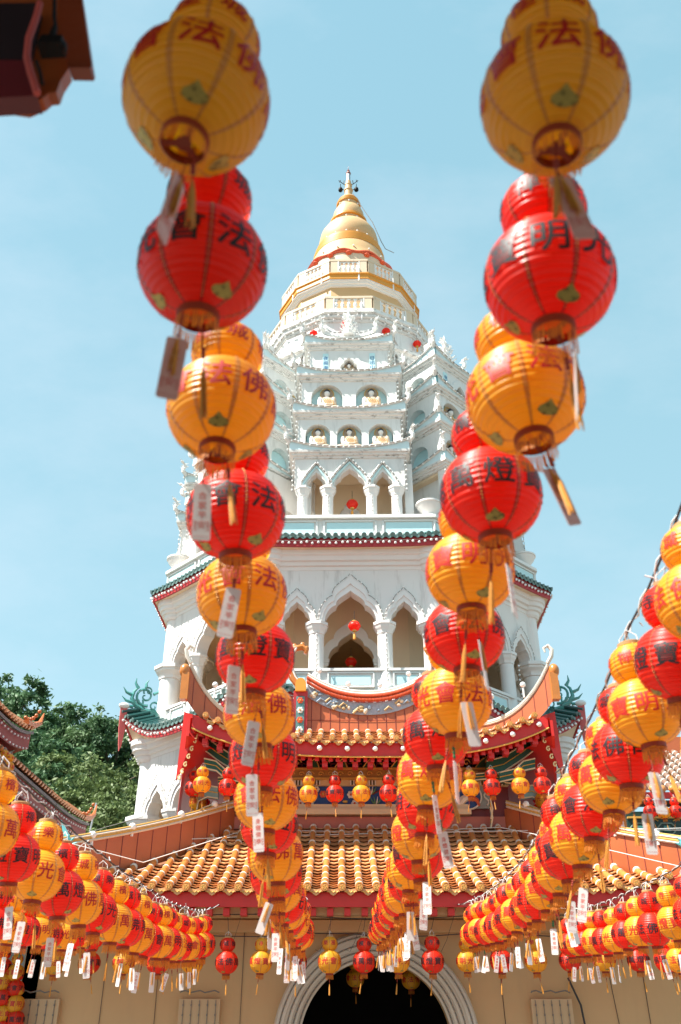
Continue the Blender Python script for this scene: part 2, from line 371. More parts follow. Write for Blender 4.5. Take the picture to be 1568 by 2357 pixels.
def arcade_stage(ap, zb, parent):
    n = 8; tn = math.tan(math.pi / 8); half = ap * tn
    zs, zt = zb + 2.32, zb + 4.85
    k = ap / 7.1
    sc, shw, cw = 1.84 * k, .47 * k, .88 * k
    wl = MB()
    A0 = arch(-sc, zs, shw, .72); A1 = arch(0, zs, cw, 1.12); A2 = arch(sc, zs, shw, .72)
    out = [(-half, zs)] + A0 + A1 + A2 + [(half, zs), (half, zt), (-half, zt)]
    wl.plate(out, (), -ap, -ap + .42, 0)
    wo_ = wl.build('arcade_wall', white, parent, local=True, smooth=25)
    tr = MB()
    for cx, hw, hh, o1, o2 in ((-sc, shw, .72, 1.42, 1.62), (0, cw, 1.12, 1.24, 1.5), (sc, shw, .72, 1.42, 1.62)):
        a = arch(cx, zs, hw, hh); b = arch(cx, zs, hw * o1, hh * o2); m_ = arch(cx, zs, hw * (1 + (o1 - 1) * .45), hh * (1 + (o2 - 1) * .45))
        band(tr, m_, b, -ap - .10, -ap + .01); band(tr, a, m_, -ap - .055, -ap + .01)
    tr.build('arch_moulding', clean, wo_, local=True, smooth=25)
    bl = MB()
    for cx, hw, hh in ((-sc, shw * 1.45, 1.20), (0, cw * 1.26, 1.72), (sc, shw * 1.45, 1.20)):
        a = arch(cx, zs, hw, hh)
        bulbs(bl, [(x, -ap - .13, z) for x, z in a], .17, .03, hang=0, seed=3)
    for x in (-1.16 * k, 1.16 * k):
        bulbs(bl, [(x + .04, -ap - .26, zs - .45), (x + .04, -ap - .26, zb + .1)], .17, .036, hang=0, seed=4)
    bl.build('bulb_string', [bulbm, wire], wo_, local=True)
    for x in (-1.16 * k, 1.16 * k):
        c = MB(); column(c, x, -ap + .21, zb, zs, .245, .42)
        c.build('column', clean, wo_, local=True)
    pa = MB()
    pa.box((0, -ap + .16, zb + .31), (2 * half - .5, .24, .62)); pa.box((0, -ap + .14, zb + .66), (2 * half - .5, .36, .09))
    for cx, ww in ((0, 1.5 * k), (-sc, .86 * k), (sc, .86 * k)):
        for dx, dz, sx, sz in ((0, .25, ww, .05), (0, -.22, ww, .05), (-ww / 2, .015, .05, .5), (ww / 2, .015, .05, .5)):
            pa.box((cx + dx, -ap + .02, zb + .31 + dz), (sx, .07, sz))
        pa.box((cx, -ap + .03, zb + .32), (ww - .2, .03, .30), 1)
    pa.build('parapet', [clean, paleblue], wo_, local=True, smooth=0)
    # recessed inner wall with its own pointed doorway
    ai = ap - 2.0; hi = ai * tn
    iw = MB(); ia = arch(0, zb + 1.75, .80, 1.02)
    iw.plate([(-hi, zb - .3), (-.80, zb - .3)] + ia + [(.80, zb - .3), (hi, zb - .3), (hi, zt), (-hi, zt)], (), -ai, -ai + .5, 0)
    iwo = iw.build('inner_wall', cream, parent, local=True, smooth=0)
    it = MB(); ob = arch(0, zb + 1.75, 1.06, 1.50); mid = arch(0, zb + 1.75, .80, 1.02)
    band(it, mid, ob, -ai - .09, -ai + .01)
    for sx in (-1, 1):
        it.box((sx * .93, -ai - .04, zb + .7), (.22, .10, 2.1)); it.box((sx * .92, -ai - .07, zb + 1.70), (.34, .2, .12)); it.box((sx * .92, -ai - .06, zb + 1.58), (.28, .16, .12))
    it.build('doorway_frame', clean, iwo, local=True, smooth=0)
    ring_copies(wo_, 8); ring_copies(iwo, 8)
    cc = MB(); vr = ap / math.cos(math.pi / 8) - .24
    column(cc, 0, 0, zb, zs, .38, .5, 24)
    # corner columns carry a round pier up to the cornice
    cc.lathe([(.34, zs), (.34, zt)], 24)
    for kk in range(8):
        a = -math.pi / 2 + math.pi / 8 + kk * math.pi / 4
        if kk == 0:
            c0 = cc.build('corner_column', clean, parent, local=True); cme = c0
        else:
            c0 = cme.copy(); COL.objects.link(c0)
        c0.location = (vr * math.cos(a), vr * math.sin(a), 0)
    mo = MB()
    mo.plathe(8, [(ap - .3, zt - .62), (ap + .02, zt - .62), (ap + .04, zt - .50), (ap + .12, zt - .48), (ap + .14, zt - .36), (ap + .24, zt - .34), (ap + .27, zt - .20), (ap + .36, zt - .16), (ap + .38, zt + .02), (ap - .3, zt + .02)])
    for kk in range(8):
        a = -math.pi / 2 + math.pi / 8 + kk * math.pi / 4; q = ap / math.cos(math.pi / 8) - .2
        mo.lathe([(.36, zt - .70), (.42, zt - .62), (.44, zt - .50), (.52, zt - .47), (.54, zt - .36), (.62, zt - .33), (.64, zt - .20), (.70, zt - .16), (.72, zt + .015)], 20, 0, T(q * math.cos(a), q * math.sin(a), 0))
    mo.build('cornice', clean, parent, local=True, smooth=25)
    fl = MB(); fl.plathe(8, [(ap - .1, zb - .25), (ap - .1, zb - .02)], cap=True); fl.plathe(8, [(ap - .3, zt - .05), (ap - .3, zt + .1)], cap=True)
    fl.build('gallery_floor', tan, parent, local=True, smooth=0)

arcade_stage(7.25, 4.35, pag)
eave(8, 7.80, 9.20, .30, 7.55, .12, .95, .26, 'a', pag, rise=.35, back=.75)
arcade_stage(6.88, 9.75, pag)
eave(8, 7.52, 14.88, .32, 7.2, .28, .06, .05, 'b', pag, rise=.30, back=.6)
b0 = MB(); b0.plathe(8, [(7.3, -1.5), (7.3, 4.3)]); b0.build('base', white, pag, local=True, smooth=0)

# corner ridge scrolls and hanging red boards of the lower eave
for kk in range(8):
    a = -math.pi / 2 + math.pi / 8 + kk * math.pi / 4
    M = rotz(a)
    if kk == 0:
        q = 7.80 / math.cos(math.pi / 8) + .24
        zc = 9.25 + .95
        sc_ = MB()
        def spiral(cx, cz, r0, turns, a0, sgn, th0, n=26):
            pts = []; rr = []
            for i in range(n):
                t = i / (n - 1); ang = a0 + sgn * turns * 2 * math.pi * t; r = r0 * (1 - t) ** .85 + .02
                pts.append((cx + r * math.cos(ang), 0, cz + r * math.sin(ang))); rr.append(th0 * (1 - .55 * t))
            return pts, rr
        base = Vector((q - 1.35, 0, zc + .18))
        for (cx, cz, r0, tu, a0, sg, th) in ((q - .62, zc + .86, .46, 1.5, -1.9, 1, .075), (q - 1.08, zc + .40, .30, 1.4, -1.2, -1, .06), (q - .30, zc + .55, .24, 1.2, 2.6, 1, .055), (q - .75, zc + 1.12, .22, 1.2, -.6, 1, .05)):
            pts, rr = spiral(cx, cz, r0, tu, a0, sg, th); sc_.tube(pts, rr, 6, 0, None, 1.0)
        sc_.tube([(q - 1.75, 0, zc + .02), (q - 1.4, 0, zc + .1), (q - 1.0, 0, zc + .12), (q - .55, 0, zc + .2), (q - .2, 0, zc + .38), (q + .0, 0, zc + .7), (q - .08, 0, zc + 1.05), (q - .3, 0, zc + 1.3)], [.05, .08, .1, .12, .12, .10, .08, .03], 6)
        for (x0, z0, x1, z1, x2, z2) in ((q - .1, zc + .5, q + .25, zc + .55, q + .46, zc + .75), (q - .02, zc + .85, q + .28, zc + .95, q + .45, zc + 1.2), (q - .25, zc + 1.2, q - .1, zc + 1.45, q - .12, zc + 1.72), (q - .62, zc + 1.28, q - .6, zc + 1.5, q - .72, zc + 1.7), (q - 1.0, zc + 1.0, q - 1.2, zc + 1.12, q - 1.3, zc + 1.35), (q - .1, zc + .3, q + .2, zc + .28, q + .42, zc + .42)):
            sc_.tube([(x0, 0, z0), (x1, 0, z1), (x2, 0, z2)], [.09, .06, .012], 6)
        f0 = sc_.build('ridge_scroll', jade, pag, local=True)
        bd = MB(); bd.plate([(q - .05, zc + .18), (q + .18, zc + .18), (q + .16, zc - .5), (q + .10, zc - 1.1), (q + .06, zc - 1.35), (q - .0, zc - 1.2), (q - .06, zc - .6)], (), -.06, .06)
        bd.sphere((q + .06, 0, zc + .26), (.2, .14, .12), 10, 6, 1)
        f1 = bd.build('corner_board', [pinkred, clean], pag, local=True)
        f0.rotation_euler = f1.rotation_euler = (0, 0, a)
        f0.data.transform(T(q - .7, 0, zc + .2 + H) @ Matrix.Scale(.76, 4) @ T(-q + .7, 0, -zc - .2 - H))
    else:
        for f in (f0, f1):
            c = f.copy(); COL.objects.link(c); c.rotation_euler = (0, 0, a)

# terrace above the second arcade
te = MB(); te.plathe(8, [(7.22, 15.0), (7.22, 15.2), (7.08, 15.22), (7.08, 15.85), (7.22, 15.87), (7.22, 15.99), (6.85, 15.99), (6.85, 15.2)])
te.plathe(8, [(6.9, 15.1), (6.9, 15.3)], cap=True)
teo = te.build('terrace_parapet', clean, pag, local=True, smooth=0)
tp = MB()
for kk in range(8):
    M = rotz(kk * math.pi / 4)
    for cx in (-2.05, 0, 2.05):
        tp.box((cx, -7.09, 15.53), (1.6, .03, .40), 0, M)
        for dx, dz, sx, sz in ((0, .26, 1.8, .06), (0, -.26, 1.8, .06), (-.9, 0, .06, .56), (.9, 0, .06, .56)):
            tp.box((cx + dx, -7.11, 15.53 + dz), (sx, .06, sz), 1, M)
tp.build('blue_panel', [paleblue, clean], teo, local=True, smooth=0)
ur = MB(); ur.lathe([(.30, 15.99), (.34, 16.05), (.22, 16.15), (.28, 16.27), (.40, 16.42), (.44, 16.54), (.48, 16.56), (.48, 16.62), (.38, 16.64)], 24)
for kk in range(8):
    a = -math.pi / 2 + math.pi / 8 + kk * math.pi / 4
    if kk == 0: u0 = ur.build('urn', clean, pag, local=True); c = u0
    else: c = u0.copy(); COL.objects.link(c)
    c.location = (7.35 * math.cos(a), 7.35 * math.sin(a), 0)

# stacked porches: arcade, three storeys of niches, saddle roof
def buddha(s=1.0):
    b = MB()
    b.lathe([(.0, -.03), (.215, -.03), (.215, .0), (.0, .0)], 24, 0, T(0, 0.02, .70) @ Matrix.Rotation(R(90), 4, 'X'))            # halo
    b.sphere((0, -.10, .70), (.088, .085, .115), 12, 8, 1)                    # head
    b.sphere((0, -.095, .755), (.098, .090, .085), 12, 8, 2); b.sphere((0, -.09, .83), (.042, .042, .042), 8, 6, 2)
    b.tube([(0, -.08, .60), (0, -.08, .5)], .06, 8, 1)
    b.lathe([(.36, .06), (.33, .2), (.29, .34), (.27, .46), (.19, .54), (.07, .58)], 16, 0, Matrix.Diagonal((1, .55, 1, 1)) @ T(0, -.08, 0))   # robe over the body
    b.sphere((-.20, -.12, .36), (.085, .085, .19), 10, 8, 1); b.sphere((.20, -.12, .36), (.085, .085, .20), 10, 8, 0)
    b.tube([(-.22, -.14, .26), (-.12, -.22, .17), (.0, -.25, .16)], [.06, .05, .045], 8, 1); b.tube([(.22, -.14, .26), (.12, -.22, .17), (.0, -.25, .155)], [.065, .055, .045], 8, 0)
    b.sphere((-.24, -.12, .08), (.23, .17, .10), 12, 8, 0); b.sphere((.24, -.12, .08), (.23, .17, .10), 12, 8, 0); b.sphere((0, -.18, .06), (.2, .16, .08), 12, 8, 0)
    for i in range(5): b.tube([(-.14 + i * .07, -.215, .46 - .02 * i), (-.05 + i * .06, -.235, .30), (.02 + i * .05, -.225, .18)], .010, 4, 3)
    for i in range(9):
        a = math.pi * i / 8; b.sphere((-.42 * math.cos(a), -.06 - .16 * math.sin(a), -.05), (.10, .07, .075), 8, 6, 0)
    b.tube([(.2 * math.cos(2 * math.pi * i / 20), -.03, .72 + .2 * math.sin(2 * math.pi * i / 20)) for i in range(21)], .016, 5, 3)
    b.v = [(x * s, y * s, z * s) for x, y, z in b.v]
    return b
def text_tris(ch, cache={}):
    if ch in cache: return cache[ch]
    cu = bpy.data.curves.new('t', 'FONT'); cu.body = ch; cu.offset = 0.0; cu.resolution_u = 3
    ob = bpy.data.objects.new('t', cu); COL.objects.link(ob)
    dg = bpy.context.evaluated_depsgraph_get(); ev = ob.evaluated_get(dg); me = ev.to_mesh()
    vs = [(v.co.x, v.co.y) for v in me.vertices]; fs = [tuple(p.vertices) for p in me.polygons]
    ev.to_mesh_clear(); bpy.data.objects.remove(ob); bpy.data.curves.remove(cu)
    cache[ch] = (vs, fs); return cache[ch]
BOLD = ((0, 0, 0), (.015, .007, 1), (-.015, -.007, 2), (.007, -.013, 3), (-.007, .013, 4))     # brush weight: the stroke laid again a hair to each side
def letter(mb, ch, size, x, z, y, mi=0, M=None, bold=True):
    vs, fs = text_tris(ch)
    for dx, dz, k in (BOLD if bold else BOLD[:1]):
        mb.add([(x + (a - .5 + dx) * size, y - .0006 * size * k, z + (b - .38 + dz) * size) for a, b in vs], fs, mi, M)

def dragon_finial():
    d = MB(); rnd = random.Random(5)
    pts = [Vector((0, 0, 0)), Vector((.14, 0, .12)), Vector((.30, 0, .22)), Vector((.34, 0, .42)), Vector((.20, 0, .58)), Vector((.22, 0, .78)), Vector((.38, 0, .90))]
    d.tube(pts, [.10, .12, .13, .12, .11, .09, .05], 7)
    d.sphere((.44, 0, .92), (.13, .09, .09), 8, 6)
    for i in range(22):
        p = pts[1 + i % 6] + Vector((rnd.uniform(-.1, .1), rnd.uniform(-.1, .1), rnd.uniform(-.08, .12)))
        d.tube([p, p + Vector((rnd.uniform(-.22, .26), rnd.uniform(-.14, .14), rnd.uniform(.0, .2)))], [.045, .008], 5)
    for i in range(16):
        p = pts[rnd.randrange(7)] + Vector((rnd.uniform(-.16, .16), rnd.uniform(-.12, .12), rnd.uniform(-.1, .12)))
        d.sphere(p, .03, 6, 5)
    return d

STO = [(18.88, 20.42, 1.93, 6.85, 3), (20.80, 22.34, 1.84, 6.70, 2), (22.72, 24.12, 1.56, 6.50, 1)]
pw = MB(); nich = MB(); cor = MB(); strip = MB(); pb = MB()
corner_spots = []; budd = []
# ground storey with three cusped arches on columns
r0, hf = 7.0, 1.99
zs = 17.30; zt = 18.5
A = [arch(-1.20, zs, .36, .62), arch(0, zs, .56, .78), arch(1.20, zs, .36, .62)]
pw.plate([(-hf, zs)] + A[0] + A[1] + A[2] + [(hf, zs), (hf, zt), (-hf, zt)], (), -r0, -r0 + .36, 0)
for sx in (-1, 1):
    M = T(sx * (hf - (.3 if sx > 0 else 0)), -r0 + 1.45, 0) @ Matrix.Rotation(R(90), 4, 'Z')      # side walls: plate x runs along y
    ra = round_arch(0, 16.3, .85)
    pw.plate([(-1.05, 15.2), (-.85, 15.2)] + ra + [(.85, 15.2), (2.4, 15.2), (2.4, zt), (-1.05, zt)], (), -.3, 0, 0, T(sx * hf + (0 if sx > 0 else .3) - .3 * 0, -r0 + 1.45, 0) @ Matrix.Rotation(R(90), 4, 'Z'))
pw.plate([(-hf + .32, 15.2), (-.42, 15.2)] + arch(0, 16.9, .42, .85) + [(.42, 15.2), (hf - .32, 15.2), (hf - .32, zt), (-hf + .32, zt)], (), -r0 + 1.6, -r0 + 1.9, 1)
pw.box((0, -r0 + 1.0, zt - .06), (2 * hf - .1, 1.9, .1), 1)
pw.box((0, -r0 + 2.3, 16.6), (1.6, .06, 2.8), 2)  # near-black sheet behind the doorway, in place of its inner shade
zz0 = 18.5
def cornice(zc, half, r, last=False):
    prof = [(0, 0), (.05, .0), (.06, .07), (.12, .09), (.13, .17), (.20, .19), (.21, .28), (0, .28)]
    for (a, b), (a2, b2) in zip(prof[:-1], prof[1:]):
        if b2 <= b + 1e-6: continue
        e0, e1 = a, a2
        y_in = -4.6
        cor.add([(-half - e0, -r - e0, zc + b), (half + e0, -r - e0, zc + b), (half + e0, y_in, zc + b), (-half - e0, y_in, zc + b),
                 (-half - e1, -r - e1, zc + b2), (half + e1, -r - e1, zc + b2), (half + e1, y_in, zc + b2), (-half - e1, y_in, zc + b2)],
                [(0, 3, 2, 1), (4, 5, 6, 7), (0, 1, 5, 4), (1, 2, 6, 5), (2, 3, 7, 6), (3, 0, 4, 7)])
    # pale blue upswept roof edge above
    zc2 = zc + .28; K = 16; hx = half + .2
    S = [-1 + 2 * i / K for i in range(K + 1)]
    top = [(s * hx, -r - .20, zc2 + .07 + .36 * abs(s) ** 2.6) for s in S]; bot = [(s * hx, -r - .20, zc2 - .0) for s in S]
    strip.ribbon(top, bot, (0, .12, 0))
    edge = [(s * (hx + .03), -r - .22, zc2 + .09 + .36 * abs(s) ** 2.6) for s in S]
    cor.tube(edge, .05, 5)
    bulbs(pb, [(p[0], p[1] - .06, p[2] + .0) for p in edge], .24, .042, hang=.03, seed=int(zc * 7))
    for sx in (-1, 1):
        ys = [(-r - .2) + (r + .2 - 4.7) * i / 8 for i in range(9)]
        tz = lambda y: zc2 + .07 + .36 * (max(0, (-y - 4.9) / (r + .2 - 4.9))) ** 2.0
        tp_ = [(sx * hx, y, tz(y)) for y in ys]; bt = [(sx * hx, y, zc2) for y in ys]
        strip.ribbon(tp_, bt, (-sx * .12, 0, 0))
        ed = [(sx * (hx + .03), y, tz(y) + .02) for y in ys]
        cor.tube(ed, .05, 5); bulbs(pb, [(p[0] + sx * .06, p[1], p[2]) for p in ed], .30, .042, hang=.03, seed=int(zc * 9))
        corner_spots.append((sx, sx * hx, -r - .15, zc2 + .40))
        bulbs(pb, [(sx * (half + .06), -r - .06, zc - 1.45), (sx * (half + .05), -r - .05, zc)], .2, .04, hang=0, seed=3)
    # sloping cover behind the edge
    cor.add([(-hx, -r - .1, zc2 + .05), (hx, -r - .1, zc2 + .05), (hx - .3, -4.6, zc2 + .3), (-hx + .3, -4.6, zc2 + .3)], [(0, 1, 2, 3)])
cornice(18.5, hf, r0)
for (z0, z1, half, r, nb) in STO:
    xs = {3: (-1.18, 0, 1.18), 2: (-.86, .86), 1: (0,)}[nb]
    holes = []
    for x in xs:
        if nb == 1: holes.append([(x - .34, z0 + .02)] + arch(x, z0 + .40, .34, .55) + [(x + .34, z0 + .02)])
        else:
            hw = .46 if nb == 3 else .60
            holes.append([(x - hw, z0 + .10)] + round_arch(x, z0 + (.84 if nb == 3 else .80), hw, 12) + [(x + hw, z0 + .10)])
        budd.append((x, -r + .24, z0 + (.18 if nb == 3 else .14 if nb == 2 else .12), {3: 1.16, 2: 1.30, 1: .86}[nb]))
    pw.plate([(-half, z0 - .1), (half, z0 - .1), (half, z1 + .05), (-half, z1 + .05)], holes, -r, -r + .28, 0)
    nich.box((0, -r + .33, (z0 + z1) / 2), (2 * half - .64, .06, z1 - z0 + .1))
    for sx in (-1, 1):
        ln = r - 4.6
        hole = [(ln * .30, z0 + .12)] + round_arch(ln * .52, z0 + .70, ln * .22, 12) + [(ln * .74, z0 + .12)]
        Ms = T(sx * half, -r, 0) @ Matrix.Rotation(R(90), 4, 'Z')
        pw.plate([(.28, z0 - .1), (ln, z0 - .1), (ln, z1 + .05), (.28, z1 + .05)], [hole], (0 if sx > 0 else -.28), (.28 if sx > 0 else 0), 0, Ms)
        nich.box((sx * (half - .32), -r + .35 + (ln - .4) / 2, (z0 + z1) / 2), (.06, ln - .5, z1 - z0))
    pw.box((0, -4.9, (z0 + z1) / 2), (2 * half - .8, .5, z1 - z0), 0)
    cornice(z1, half, r)
# ornament frame and blue couplet boards of the top storey
zc = STO[2][0]; rr_ = STO[2][3]
oi = arch(0, zc + .40, .36, .58); oo = arch(0, zc + .30, .78, 1.00)
band(pw, oi, oo, -rr_ - .05, -rr_ + .01)
cp = MB()
for sx, words in ((-1, '夜揚海潮'), (1, '日出山色')):
    cp.box((sx * .93, -rr_ - .02, zc + .62), (.22, .04, 1.16), 0)
    for i, ch in enumerate(words): letter(cp, ch, .21, sx * .93, zc + .95 - i * .235, -rr_ - .045, 1)
# saddle roof
zr = 24.47
K = 16; S = [-1 + 2 * i / K for i in range(K + 1)]
sad = MB()
sad.ribbon([(s * 1.55, -6.3, zr + .35 + .25 * abs(s) ** 2) for s in S], [(s * 1.62, -6.62, zr) for s in S], (0, .2, 0))
sad.ribbon([(s * 1.10, -5.9, zr + .82 + .30 * abs(s) ** 2.5) for s in S], [(s * 1.5, -6.45, zr + .28 + .2 * abs(s) ** 2) for s in S], (0, .3, 0))
sad.ribbon([(s * 1.14, -5.95, zr + .97 + .36 * abs(s) ** 2.5) for s in S], [(s * 1.12, -5.97, zr + .80 + .30 * abs(s) ** 2.5) for s in S], (0, .3, 0))
sad.box((0, -5.5, zr + .38), (2.2, .9, .85))
bulbs(pb, [(s * 1.16, -6.02, zr + .99 + .36 * abs(s) ** 2.5) for s in S], .22, .04, hang=0)

poro = pw.build('porch', [white, cream, dark], pag, local=True, smooth=20)
nich.build('niche_lining', paleblue, poro, local=True, smooth=0)
cor.build('cornice', trim, poro, local=True, smooth=25)
strip.build('upswept_roof_edge', icewhite, poro, local=True, smooth=25)
pb.build('bulb_string', [bulbm, wire], poro, local=True)
cp.build('couplet_board', [paleblue, bluetext], poro, local=True, smooth=0)
sad.build('saddle_roof', trim, poro, local=True, smooth=25)
tr = MB()
for cx, hw, hh, o1, o2 in ((-1.2, .36, .62, 1.5, 1.62), (0, .56, .78, 1.34, 1.5), (1.2, .36, .62, 1.5, 1.62)):
    pts = [(cx - hw * o1, zs), (cx - hw * o1 * .98, zs + .18), (cx - hw * o1 * .55, zs + hh * o2 * .58), (cx, zs + hh * o2), (cx + hw * o1 * .55, zs + hh * o2 * .58), (cx + hw * o1 * .98, zs + .18), (cx + hw * o1, zs)]
    tr.tube([(x, -r0 - .05, z) for x, z in pts], .06, 6, 0)
    tr.tube([(x, -r0 - .03, z - .16) for x, z in pts[1:-1]], .05, 6, 1)
    bulbs(tr, [(x, -r0 - .12, z) for x, z in pts], .17, .04, 2, 3, 0, 8)
tr.build('arch_moulding', [trim, paleblue, bulbm, wire], poro, local=True)
for x in (-1.68, -.78, .78, 1.68):
    c = MB(); column(c, x, -r0 + .16, 15.3, zs, .19, .40)
    bulbs(c, [(x + .02, -r0 - .08, zs - .4), (x + .02, -r0 - .08, 15.9)], .12, .035, 1, 2, 0, int(x * 10))
    c.build('column', [clean, bulbm, wire], poro, local=True)
bme = None
for (x, y, z, s) in budd:
    if bme is None: bme = buddha().build('buddha_relief', [robe, skin, hairm, goldleaf], poro, local=True); o = bme; o.data.transform(T(0, 0, -H))
    else: o = bme.copy(); COL.objects.link(o)
    o.location = (x, y, z + H); o.scale = (s, s, s)
dme = dragon_finial().build('dragon_finial', clean, poro, local=True); dme.data.transform(T(0, 0, -H)); first = True
for (sx, x, y, z) in corner_spots + [(-1, -1.0, -5.9, zr + 1.2), (1, 1.0, -5.9, zr + 1.2)]:
    o = dme if first else dme.copy()
    if not first: COL.objects.link(o)
    first = False
    o.location = (x, y, z + H - .08); o.rotation_euler = (0, 0, -math.pi / 4 if sx > 0 else -3 * math.pi / 4); o.scale = (.62, .62, .66)
cf = MB(); rnd = random.Random(3)
cf.lathe([(.26, 0), (.30, .15), (.2, .28), (.24, .42), (.15, .6), (.19, .72), (.10, .9), (.13, 1.02), (.05, 1.2), (.07, 1.28), (.01, 1.5)], 8, 0, T(0, -5.9, zr + .95))
for i in range(60):
    zz = rnd.uniform(0, 1.2); rr = .3 * (1 - zz / 1.5) + .04; a = rnd.uniform(0, 6.28)
    p = Vector((rr * math.cos(a), -5.9 + rr * math.sin(a), zr + .95 + zz)); cf.tube([p, p + Vector((.14 * math.cos(a), .14 * math.sin(a), .10))], [.045, .01], 5)
    if i % 3 == 0: cf.sphere(p, .035, 6, 5)
cf.build('ridge_finial', clean, poro, local=True)
ring_copies(poro, 8)

# core behind the porches, with painted dragons and downpipes in the gaps
co = MB(); co.plathe(16, [(5.3, 15.2), (5.3, 18.6), (5.15, 18.6), (5.15, 22.6), (5.05, 22.6), (5.05, 24.4), (5.15, 24.5)])
coo = co.build('core_wall', [white], pag, local=True, smooth=20)
dr = MB(); rnd = random.Random(11)
body = [(.45 * math.sin(t * 5.2) * (1 - .3 * t), -5.12, 21.6 + 1.5 * t) for t in [i / 20 for i in range(21)]]
dr.tube(body, [.04 + .05 * math.sin(math.pi * i / 20) for i in range(21)], 6, 1)
for i in range(20):
    p = Vector(body[rnd.randrange(21)]); q = p + Vector((rnd.uniform(-.35, .35), -.03, rnd.uniform(-.25, .3)))
    dr.tube([p, (p + q) / 2 + Vector((.06, -.03, .05)), q], [.05, .04, .012], 5, i % 3)
for i in range(4): dr.sphere((rnd.uniform(-.2, .2), -5.16, 22.5 + rnd.uniform(-.25, .3)), (.16, .06, .13), 8, 6, 0)
dro = dr.build('dragon_relief', [coralred, slateblue, goldleaf], coo, local=True)
pi_ = MB(); pi_.tube([(.62, -5.35, 24.6), (.62, -5.35, 22.9), (.75, -5.5, 22.6), (.75, -5.5, 19.2), (.85, -5.6, 18.9), (.85, -5.6, 16.0)], .05, 7)
for z in (23.6, 21.8, 20.2, 18.2, 17): pi_.lathe([(.07, 0), (.07, .08)], 8, 0, T(.75 if z > 18.9 and z < 22.6 else .62 if z > 22.6 else .85, -5.35 if z > 22.6 else -5.5 if z > 18.9 else -5.6, z))
pio = pi_.build('downpipe', clean, coo, local=True)
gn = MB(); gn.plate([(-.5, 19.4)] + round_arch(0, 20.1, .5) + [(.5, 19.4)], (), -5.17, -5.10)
gno = gn.build('opening_shade_plate', dark, coo, local=True, smooth=0)  # flat plate on the wall; its dark colour stands in for an opening's shade
for k in range(8):
    for o in (dro, pio, gno):
        c = o if k == 0 else o.copy()
        if k: COL.objects.link(c)
        c.rotation_euler = (0, 0, math.pi / 8 + k * math.pi / 4)

# upper drum: twelve sides, ledge, lantern storey, two golden balustraded galleries
up = MB()
up.plathe(12, [(4.4, 23.7), (4.5, 24.2), (4.9, 24.7), (5.0, 24.75), (5.0, 24.9), (4.86, 24.92)])
up.plathe(12, [(4.86, 25.85), (5.0, 25.87), (5.0, 26.05), (4.7, 26.05), (4.7, 24.9)])
for k in range(12):
    M = rotz(k * math.pi / 6); hw = 4.86 * math.tan(math.pi / 12)
    hs = []
    for i in range(3):
        cx = (-.45 + .45 * i)
        hs.append([(cx - .10, 25.1), (cx - .14, 25.25), (cx - .06, 25.42), (cx - .10, 25.6), (cx, 25.72), (cx + .10, 25.6), (cx + .06, 25.42), (cx + .14, 25.25), (cx + .10, 25.1)])
    up.plate([(-hw, 24.9), (hw, 24.9), (hw, 25.87), (-hw, 25.87)], hs, -4.86, -4.76, 0, M)
ledge = up.build('ledge_parapet', trim, pag, local=True, smooth=20)
dm = MB(); n12 = 12
a12 = 3.92; hw12 = a12 * math.tan(math.pi / 12)
dm.plate([(-hw12, 25.6), (-.52, 25.6), (-.52, 26.2)] + arch(0, 26.5, .52, 1.15)[1:-1] + [(.52, 26.2), (.52, 25.6), (hw12, 25.6), (hw12, 28.9), (-hw12, 28.9)], (), -a12, -a12 + .5)
dmo = dm.build('drum_wall', white, pag, local=True, smooth=20)
dm2 = MB(); dm2.plathe(12, [(3.3, 25.6), (3.3, 28.9)]); dm2.build('drum_core', white, pag, local=True, smooth=0)
ring_copies(dmo, 12)
cg = MB()
cg.plathe(12, [(3.80, 27.98), (3.96, 28.0), (3.98, 28.15), (4.08, 28.2), (4.10, 28.36), (4.18, 28.42), (4.18, 28.62), (3.0, 28.65)], 0)
cg.build('cornice', trim, pag, local=True, smooth=20)
gw = MB(); gw.plathe(12, [(3.16, 28.6), (3.16, 31.0)], 0)
gw.plathe(12, [(3.15, 30.94), (3.23, 30.96), (3.24, 31.05), (3.32, 31.08), (3.33, 31.16), (3.39, 31.18), (3.39, 31.26)], 1)
gw.plathe(12, [(3.39, 31.26), (3.44, 31.28), (3.44, 31.52), (3.50, 31.54), (3.50, 31.6), (2.0, 31.65)], 2)
gw.build('golden_drum', [gold, clean, ochre], pag, local=True, smooth=20)
def balustrade(ap, z0, hgt, name):
    tn = math.tan(math.pi / 12); hw = ap * tn
    b = MB()
    b.box((0, -ap, z0 + .07), (2 * hw, .16, .14)); b.box((0, -ap, z0 + hgt - .06), (2 * hw + .04, .2, .12))
    b.box((0, -ap, z0 + hgt * .80), (2 * hw - .5, .08, .08))
    for sx in (-1, 1): b.box((sx * (hw - .19), -ap, z0 + hgt / 2), (.34, .17, hgt - .02), 0)
    bo = b.build('balustrade', peach, pag, local=True, smooth=0)
    q = MB()
    nb = 5
    for i in range(nb):
        x = (i - (nb - 1) / 2) * (2 * hw - .74) / (nb - .2)
        q.lathe([(.085, z0 + .14), (.085, z0 + .2), (.045, z0 + .24), (.095, z0 + .36), (.085, z0 + .46), (.04, z0 + hgt * .66), (.075, z0 + hgt * .72), (.075, z0 + hgt * .8)], 8, 0, T(x, -ap, 0))
        q.box((x, -ap, z0 + hgt * .84), (.2, .1, .1))
    for sx in (-1, 1): q.box((sx * (hw - .385), -ap - .01, z0 + hgt * .5), (.05, .17, hgt * .75))
    q.build('balusters', clean, bo, local=True)
    s = MB(); s.tube([(hw * .55, -ap - .12, z0 + .3), (hw * .55, -ap - .12, z0 - .5)], .045, 6)
    s.build('rain_spout', clean, bo, local=True)
    ring_copies(bo, 12)
